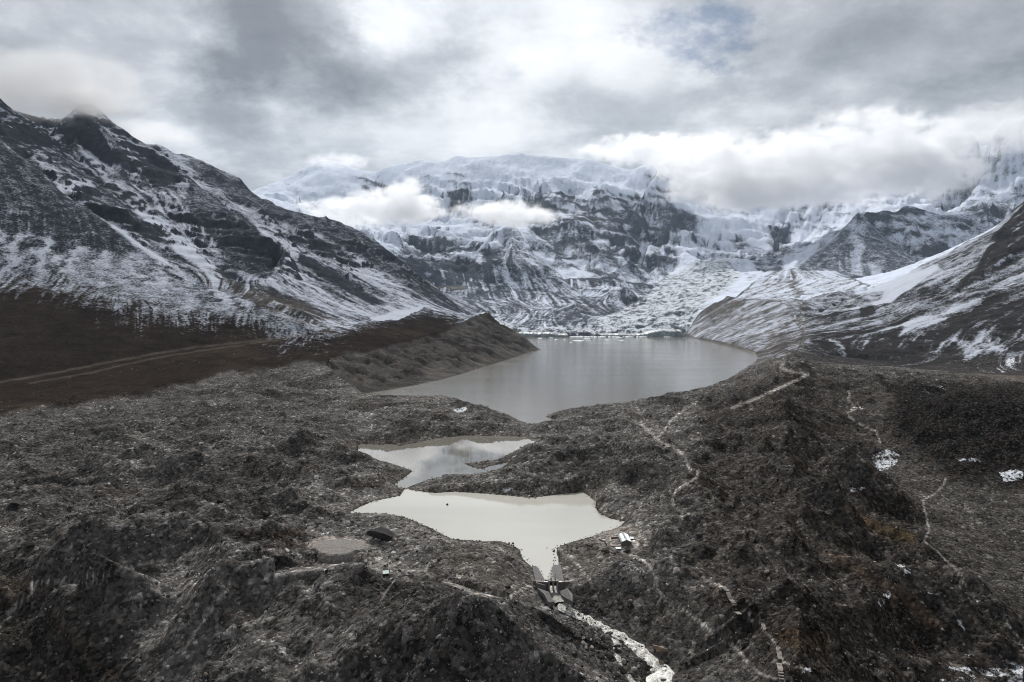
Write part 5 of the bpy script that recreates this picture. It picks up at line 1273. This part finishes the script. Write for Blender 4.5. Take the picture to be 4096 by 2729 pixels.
# ------------------------------------------------------------------ rubble (nobody could count it)
def rubble():
    n = 230000; r = np.random.default_rng(11)
    th = np.radians(r.uniform(-38, 38, n)); rr = np.exp(r.uniform(math.log(150), math.log(1300), n))
    x, y = rr*np.sin(th), rr*np.cos(th)
    j = np.rint(np.interp(np.log(rr), lr, np.arange(NR))).astype(int); i = np.rint(np.interp(th, TH, np.arange(NC))).astype(int)
    dens = np.clip(0.55+0.9*fbm(x, y, 30, 4, 0.6, 201)+0.5*fbm(x, y, 9, 3, 0.6, 202), 0.04, 1)
    dens *= (1-0.96*np.clip(pathm[j, i]+padm[j, i]+yard[j, i], 0, 1))*(~IN_W[j, i])*(1-0.97*gatezone[j, i])*(1-0.9*(M['front'][j, i] > 0.3))*(1-0.85*(wallL[j, i] > 0.4))*(1-0.7*(wallR[j, i] > 0.4))
    dens *= np.where((PX[j, i] < 480) & (PY[j, i] < 412-0.155*PX[j, i]), 0.15, 1)
    dens = np.where(IN_W[j, i] & (DW[j, i] < 1.6) & (Y[j, i] < 700), 0.3, dens)
    ch = sstep(26, 10, np.abs(seg_dist(PX[j, i], PY[j, i], [(562,610),(585,628),(605,645),(625,665),(640,690)], False)))*(PY[j, i] > 600)
    keep = r.random(n) < np.maximum(dens, ch)
    x, y, rr, ch = x[keep], y[keep], rr[keep], ch[keep]; j, i = j[keep], i[keep]; n = len(x)
    s = 0.30*(r.random(n)**-0.42)*(np.maximum(rr, 230)/300.0)**0.75; s = np.minimum(s*(1+0.6*ch), 1.5+1.1*ch+0.8*sstep(400, 900, rr))
    z = gzv(x, y)+s*0.08; z = np.where(IN_W[j, i], 0.02, z)
    me = bpy.data.meshes.new('rubble'); me.vertices.add(n); me.vertices.foreach_set('co', np.stack([x, y, z], 1).astype(np.float32).ravel())
    tone = (0.10*np.exp(r.normal(0, 0.55, n)))[:, None]*np.array([1.0, 0.955, 0.91])
    warm = r.random(n) < 0.12; tone[warm] *= np.array([1.2, 1.02, 0.88]); lite = r.random(n) < 0.08+0.10*ch; tone[lite] = tone[lite]*2.0
    loc = C[j, i].mean(1)[:, None]; tone *= np.clip(0.35+loc/0.085, 0.45, 1.6)
    tone = np.clip(tone, 0.015, 0.5)
    a = me.attributes.new('tone', 'FLOAT_COLOR', 'POINT'); a.data.foreach_set('color', np.concatenate([tone, np.ones((n, 1))], 1).astype(np.float32).ravel())
    a = me.attributes.new('size', 'FLOAT', 'POINT'); a.data.foreach_set('value', s.astype(np.float32))
    a = me.attributes.new('turn', 'FLOAT_VECTOR', 'POINT'); a.data.foreach_set('vector', (r.random((n, 3))*np.array([0.7, 0.7, 6.28])).astype(np.float32).ravel())
    a = me.attributes.new('pick', 'INT', 'POINT'); a.data.foreach_set('value', r.integers(0, 6, n).astype(np.int32))
    o = bpy.data.objects.new('rubble', me); COL.objects.link(o)
    g = bpy.data.node_groups.new('rubble stones', 'GeometryNodeTree')
    g.interface.new_socket('Geometry', in_out='INPUT', socket_type='NodeSocketGeometry'); g.interface.new_socket('Geometry', in_out='OUTPUT', socket_type='NodeSocketGeometry')
    N_ = g.nodes; Lk = g.links; gi_ = N_.new('NodeGroupInput'); go = N_.new('NodeGroupOutput'); jn = N_.new('GeometryNodeJoinGeometry')
    for k in range(6):
        ic = N_.new('GeometryNodeMeshIcoSphere'); ic.inputs['Radius'].default_value = 0.5; ic.inputs['Subdivisions'].default_value = 1 if k < 5 else 2
        ps = N_.new('GeometryNodeInputPosition'); nz = N_.new('ShaderNodeTexNoise'); nz.noise_dimensions = '4D'; nz.inputs['W'].default_value = 3.7*k; nz.inputs['Scale'].default_value = 1.7; nz.inputs['Detail'].default_value = 1
        Lk.new(ps.outputs[0], nz.inputs['Vector'])
        sb = N_.new('ShaderNodeVectorMath'); sb.operation = 'SUBTRACT'; Lk.new(nz.outputs['Color'], sb.inputs[0]); sb.inputs[1].default_value = (0.5, 0.5, 0.5)
        sc_ = N_.new('ShaderNodeVectorMath'); sc_.operation = 'SCALE'; Lk.new(sb.outputs[0], sc_.inputs[0]); sc_.inputs[3].default_value = 0.9
        sp2 = N_.new('GeometryNodeSetPosition'); Lk.new(ic.outputs['Mesh'], sp2.inputs['Geometry']); Lk.new(sc_.outputs[0], sp2.inputs['Offset'])
        tr = N_.new('GeometryNodeTransform'); Lk.new(sp2.outputs[0], tr.inputs['Geometry']); tr.inputs['Scale'].default_value = (1.15-0.05*k, 0.8+0.04*k, 0.55+0.05*k)
        sm = N_.new('GeometryNodeSetMaterial'); sm.inputs['Material'].default_value = m_rubble; Lk.new(tr.outputs[0], sm.inputs['Geometry'])
        gt = N_.new('GeometryNodeGeometryToInstance'); Lk.new(sm.outputs[0], gt.inputs[0]); Lk.new(gt.outputs[0], jn.inputs[0])
    ip = N_.new('GeometryNodeInstanceOnPoints'); Lk.new(gi_.outputs[0], ip.inputs['Points']); Lk.new(jn.outputs[0], ip.inputs['Instance']); ip.inputs['Pick Instance'].default_value = True
    def na(nm, typ):
        q = N_.new('GeometryNodeInputNamedAttribute'); q.data_type = typ; q.inputs['Name'].default_value = nm; return q.outputs[0]
    Lk.new(na('pick', 'INT'), ip.inputs['Instance Index']); Lk.new(na('size', 'FLOAT'), ip.inputs['Scale'])
    er = N_.new('FunctionNodeEulerToRotation'); Lk.new(na('turn', 'FLOAT_VECTOR'), er.inputs[0]); Lk.new(er.outputs[0], ip.inputs['Rotation'])
    Lk.new(ip.outputs[0], go.inputs[0])
    md = o.modifiers.new('stones', 'NODES'); md.node_group = g
    return tag(o, 'loose stones strewn over the moraine around the ponds', kind='stuff')
rubble()

# ------------------------------------------------------------------ glacier front and floating ice
def ice_cliff(x0, x1, D0, D1, hfun, label, seed):
    n = 160; V = []; r = np.random.default_rng(seed)
    px = np.linspace(x0, x1, n); base = [at_d(a, 336.6, D0+(D1-D0)*k/(n-1)) for k, a in enumerate(px)]
    bx = np.array([b[0] for b in base]); by = np.array([b[1] for b in base])
    jx = fbm(bx, np.zeros(n), 45, 4, 0.6, seed)*14; ht = np.array([hfun(a) for a in px])*(1+0.35*fbm(bx, np.zeros(n)+9, 30, 4, 0.6, seed+1))
    rows = 7
    for q in range(rows):
        t = q/(rows-1)
        for k in range(n):
            V.append((bx[k], by[k]-jx[k]-10+8*t*t+fbm(bx[k:k+1], np.array([q*7.0]), 14, 2, 0.6, seed+2)[0]*4, -2+(ht[k]+2)*t))
    for k in range(n): V.append((bx[k], by[k]+70, ht[k]*1.1+4))
    rows += 1
    idx = np.arange(n*rows).reshape(rows, n); F = np.stack([idx[:-1, :-1], idx[:-1, 1:], idx[1:, 1:], idx[1:, :-1]], -1).reshape(-1, 4)
    return tag(mesh_obj('ice_cliff', V, F, m_ice, smooth=False), label, 'ice cliff')
ice_cliff(462, 568, 3040, 3095, lambda a: 15-6*sstep(545, 568, np.float64(a)), 'snow topped grey ice cliff at the left end of the far lake shore', 5)
ice_cliff(600, 683, 3110, 3100, lambda a: 9+16*sstep(640, 660, np.float64(a)), 'dark teal ice cliff at the right end of the far lake shore', 15)
FL = [(551,338.5,5,'flat white ice floe nearest the dark headland, largest of its cluster'),(556,339.6,4,'thin ice floe just in front of the left ice cliff'),(564.4,339.8,2.5,'tiny ice floe between the left cluster and the long strip'),
 (578.5,340.9,12,'long low strip of drifting ice in the far lake'),(587,339.4,8,'jagged white iceberg in front of the dark rock nose'),(606.7,339.6,4,'small grey ice floe in the middle of the far lake'),
 (619.4,338,9,'white iceberg near the middle of the far shore'),(621,340.3,7,'thin sliver of ice below the middle iceberg'),(667.7,337.3,7,'single white iceberg under the teal ice cliff'),(537.6,342.4,2.6,'small ice piece closest to the left moraine'),
 (540,338.2,6,'white ice strip touching the left ice cliff'),(571,342.3,3,'lowest small ice piece in the far lake'),(602,340.2,2,'tiny floe left of the middle iceberg')]
for k, (px, py, w, lb) in enumerate(FL):
    x, y, _ = at_z(px, py, 0); s = w*y/F_PX; me = rock_mesh(300+k, 3, 0.9, 0.6, m_floe, 4)
    o = bpy.data.objects.new('iceberg', me); COL.objects.link(o); o.location = (x, y, 0.3); o.scale = (s, s*1.6, 7 if k in (4, 6, 8, 0) else 3); tag(o, lb, 'ice floe')
V = []; n = 120; xs = np.linspace(570, 648, n)
for q in range(4):
    for k in range(n):
        x, y, _ = at_z(xs[k], 337.15+0.25*math.sin(k*0.3)+(0.2 if k % 7 else 0), 0); V.append((x, y+[0, 3, 30, 45][q], [-0.5, 2.6+rs_.random()*2.5, 3+rs_.random()*2, -0.5][q]))
idx = np.arange(n*4).reshape(4, n); F = np.stack([idx[:-1, :-1], idx[:-1, 1:], idx[1:, 1:], idx[1:, :-1]], -1).reshape(-1, 4)
tag(mesh_obj('ice_shelf', V, F, m_floe, smooth=False), 'long white band of packed ice along the far shore', 'ice')

# ------------------------------------------------------------------ people
def person(px, py, label, pose):
    x, y, z = hit(px, py)
    J = {'pel': (0, 0, .92), 'wst': (0, 0, 1.08), 'che': (0, -.01, 1.32), 'nek': (0, -.01, 1.46), 'hed': (0, -.02, 1.58), 'top': (0, -.01, 1.70)}
    R = {'pel': .15, 'wst': .135, 'che': .165, 'nek': .06, 'hed': .10, 'top': .07}; E = [('pel', 'wst'), ('wst', 'che'), ('che', 'nek'), ('nek', 'hed'), ('hed', 'top')]
    for s, nm in ((-1, 'l'), (1, 'r')):
        J.update({nm+'hip': (s*.10, 0, .88), nm+'kne': (s*.12, -.02, .48), nm+'ank': (s*.13, .02, .09), nm+'toe': (s*.15, -.17, .04), nm+'sho': (s*.20, 0, 1.40)})
        R.update({nm+'hip': .105, nm+'kne': .065, nm+'ank': .05, nm+'toe': .04, nm+'sho': .07})
        if pose == 'out': el, wr = (s*.46, -.02, 1.40), (s*.70, -.05, 1.42)
        else: el, wr = (s*.27, .03, 1.12), (s*.25, -.10, .88)
        J.update({nm+'elb': el, nm+'wri': wr}); R.update({nm+'elb': .05, nm+'wri': .035})
        d = Vector(wr)-Vector(el); d.normalize(); u = Vector((0, -1, 0)) if pose == 'out' else Vector((0, -1, .2)); 
        pal = Vector(wr)+d*.07; J[nm+'pal'] = tuple(pal); R[nm+'pal'] = .033
        E += [('pel', nm+'hip'), (nm+'hip', nm+'kne'), (nm+'kne', nm+'ank'), (nm+'ank', nm+'toe'), ('che', nm+'sho'), (nm+'sho', nm+'elb'), (nm+'elb', nm+'wri'), (nm+'wri', nm+'pal')]
        for f in range(4):
            q = pal+u*(f-1.5)*.02+d*(.075-.008*abs(f-1.3)); J[nm+'f%d' % f] = tuple(q); R[nm+'f%d' % f] = .009; E.append((nm+'pal', nm+'f%d' % f))
        q = Vector(wr)+d*.045+u*.055; J[nm+'th'] = tuple(q); R[nm+'th'] = .01; E.append((nm+'wri', nm+'th'))
    keys = list(J); me = bpy.data.meshes.new('person'); me.from_pydata([J[k] for k in keys], [(keys.index(a), keys.index(b)) for a, b in E], []); 
    o = bpy.data.objects.new('person', me); COL.objects.link(o)
    o.modifiers.new('skin', 'SKIN'); sv = me.skin_vertices[0].data
    for k, v in zip(keys, sv): v.radius = (R[k], R[k]*(0.72 if k in ('pel', 'wst', 'che') else 1)); v.use_root = (k == 'pel')
    o.modifiers.new('sub', 'SUBSURF').levels = 1; o.modifiers['sub'].render_levels = 1
    dg = bpy.context.evaluated_depsgraph_get(); m2 = bpy.data.meshes.new_from_object(o.evaluated_get(dg))
    o.modifiers.clear(); o.data = m2; m2.materials.clear(); m2.materials.append(m_cloth); m2.materials.append(m_skin)
    for p in m2.polygons:
        c = p.center; p.use_smooth = True
        p.material_index = 1 if (1.49 < c.z < 1.63 and c.y < 0.0) else 0
    o.location = (x, y, z-0.01); tag(o, label, 'person')
    bm = bmesh.new(); bmesh.ops.create_uvsphere(bm, u_segments=10, v_segments=6, radius=0.108)
    for v in list(bm.verts):
        if v.co.z < -0.02: v.co.z = -0.02
    h = bm_obj('hat', bm, m_cloth, o, smooth=True); h.location = (0, 0.0, 1.63)
    return o
person(371, 553.5, 'person in dark clothes standing at the right rim of the gravel pad', 'down')
person(387.2, 568.3, 'person in dark clothes standing on the footpath beside a backpack', 'down')
person(567.6, 582.6, 'person in dark clothes with both arms stretched out, standing right of the gate', 'out')
bm = bmesh.new(); x, y, z = hit(569.2, 582.3)
for k in range(3):
    a = k*2.1; bm_bar(bm, (0.45*math.cos(a), 0.45*math.sin(a), 0), (0, 0, 1.15), 0.03)
bm_box(bm, -0.15, 0.45, -0.1, 0.1, 1.15, 1.35); tag(bm_obj('tripod', bm, m_grey, loc=(x, y, z)), 'pale tripod with an instrument next to the person by the gate', 'tripod')
# ------------------------------------------------------------------ clouds lying on the mountains, and the air
def cloud(px, py, D, rx, ry, depth, label, dens=0.02, seed=0.0, thr=0.30, alb=0.965, nsc=3.4, amp=3.0, ray_=0.0):
    x, y, z = at_d(px, py, D); k = D/F_PX
    bm = bmesh.new(); bmesh.ops.create_icosphere(bm, subdivisions=4, radius=1.0)
    me = bpy.data.meshes.new('cloud'); bm.to_mesh(me); bm.free()
    o = bpy.data.objects.new('cloud', me); COL.objects.link(o); o.location = (x, y, z); o.scale = (rx*k, depth, ry*k)
    m = bpy.data.materials.new('cloud'); m.use_nodes = True; n = NT(m.node_tree); n.n.clear()
    out = n.new('ShaderNodeOutputMaterial'); pv = n.new('ShaderNodeVolumePrincipled'); tc = n.new('ShaderNodeTexCoord').outputs['Object']
    q = n.vmath('MULTIPLY', tc, (rx*k/500.0, depth/500.0, ry*k/320.0)); q = n.vmath('ADD', q, (seed*3.1, seed*1.7, seed))
    nz = n.noise(q, nsc, 8, 0.66, 0.1)
    lv = n.new('ShaderNodeTexNoise'); n.put(lv.inputs['Vector'], q); lv.inputs['Scale'].default_value = nsc*0.45; lv.inputs['Detail'].default_value = 2
    wp = n.vmath('MULTIPLY', n.vmath('SUBTRACT', lv.outputs['Color'], (0.5, 0.5, 0.5)), (1.3, 1.3, 1.3))
    wp = n.vmath('ADD', tc, wp)
    edge = n.math('SUBTRACT', 1.0, n.vmath('LENGTH', tc, out=1))
    r_ = n.vmath('LENGTH', wp, out=1); fall = n.math('SUBTRACT', 1.0, r_)
    dn = n.math('ADD', n.math('MULTIPLY', fall, 1.25), n.math('MULTIPLY', n.math('SUBTRACT', nz, 0.5), amp))
    dn = n.math('MULTIPLY', n.math('SUBTRACT', dn, thr), 1.5, clamp=True)
    dn = n.math('MULTIPLY', dn, n.ramp(edge, 0.0, 0.3))
    n.put(pv.inputs['Density'], n.math('MULTIPLY', dn, dens)); pv.inputs['Color'].default_value = (alb-0.002, alb, min(1, alb+0.004), 1); pv.inputs['Anisotropy'].default_value = 0.45
    n.l.new(pv.outputs[0], out.inputs['Volume']); me.materials.append(m)
    return tag(o, label, 'cloud')
cloud(372, 211, 5000, 95, 24, 220, 'long white cloud bank lying across the valley left of the centre', 0.016, 1.0)
cloud(405, 202, 5050, 42, 30, 200, 'puffy white cloud head rising from the valley cloud bank', 0.016, 2.0, 0.2)
cloud(505, 214, 5150, 66, 17, 180, 'thin white cloud strip reaching right from the valley cloud bank', 0.016, 3.0, 0.2)
cloud(760, 170, 6300, 125, 50, 350, 'large white cloud hiding the high wall right of the centre', 0.009, 4.0, 0.12)
cloud(880, 158, 6350, 120, 60, 350, 'tall soft cloud left of the high spur at the upper right', 0.008, 11.0, 0.12)
cloud(770, 192, 6100, 125, 20, 250, 'flat lower edge of cloud hanging over the snow wall', 0.010, 5.0, 0.15)
cloud(925, 168, 6000, 85, 32, 250, 'bright cloud just below the high spur at the upper right', 0.012, 6.0, 0.15)
cloud(25, 87, 2950, 150, 42, 320, 'grey cloud cap over the peak at the far left', 0.0042, 7.0, 0.0, 0.72)
cloud(88, 99, 3000, 42, 15, 180, 'thin grey cloud just touching the pointed left peak', 0.006, 14.0, 0.1, 0.88)
cloud(1000, 128, 6100, 75, 34, 300, 'thin veil of cloud over the spur at the far right', 0.003, 12.0, 0.0)
cloud(150, 135, 3800, 55, 18, 220, 'wisp of cloud behind the left ridge', 0.005, 8.0, 0.2, 0.88)
cloud(655, 150, 7700, 95, 22, 350, 'cloud veil touching the central skyline', 0.008, 9.0, 0.2)
cloud(338, 160, 8500, 40, 12, 300, 'small cloud on the snowy peak left of the centre', 0.003, 10.0, 0.2, 0.95)
def haze():
    bm = bmesh.new(); bm_box(bm, -14500, 14500, -600, 15500, -60, 3600)
    m = bpy.data.materials.new('haze'); m.use_nodes = True; n = NT(m.node_tree); n.n.clear()
    out = n.new('ShaderNodeOutputMaterial'); pv = n.new('ShaderNodeVolumePrincipled')
    pv.inputs['Density'].default_value = HAZE; pv.inputs['Color'].default_value = (0.62, 0.80, 1.0, 1); pv.inputs['Anisotropy'].default_value = 0.3
    n.l.new(pv.outputs[0], out.inputs['Volume'])
    tag(bm_obj('haze', bm, m), kind='stuff')
HAZE = 0.00001
haze()
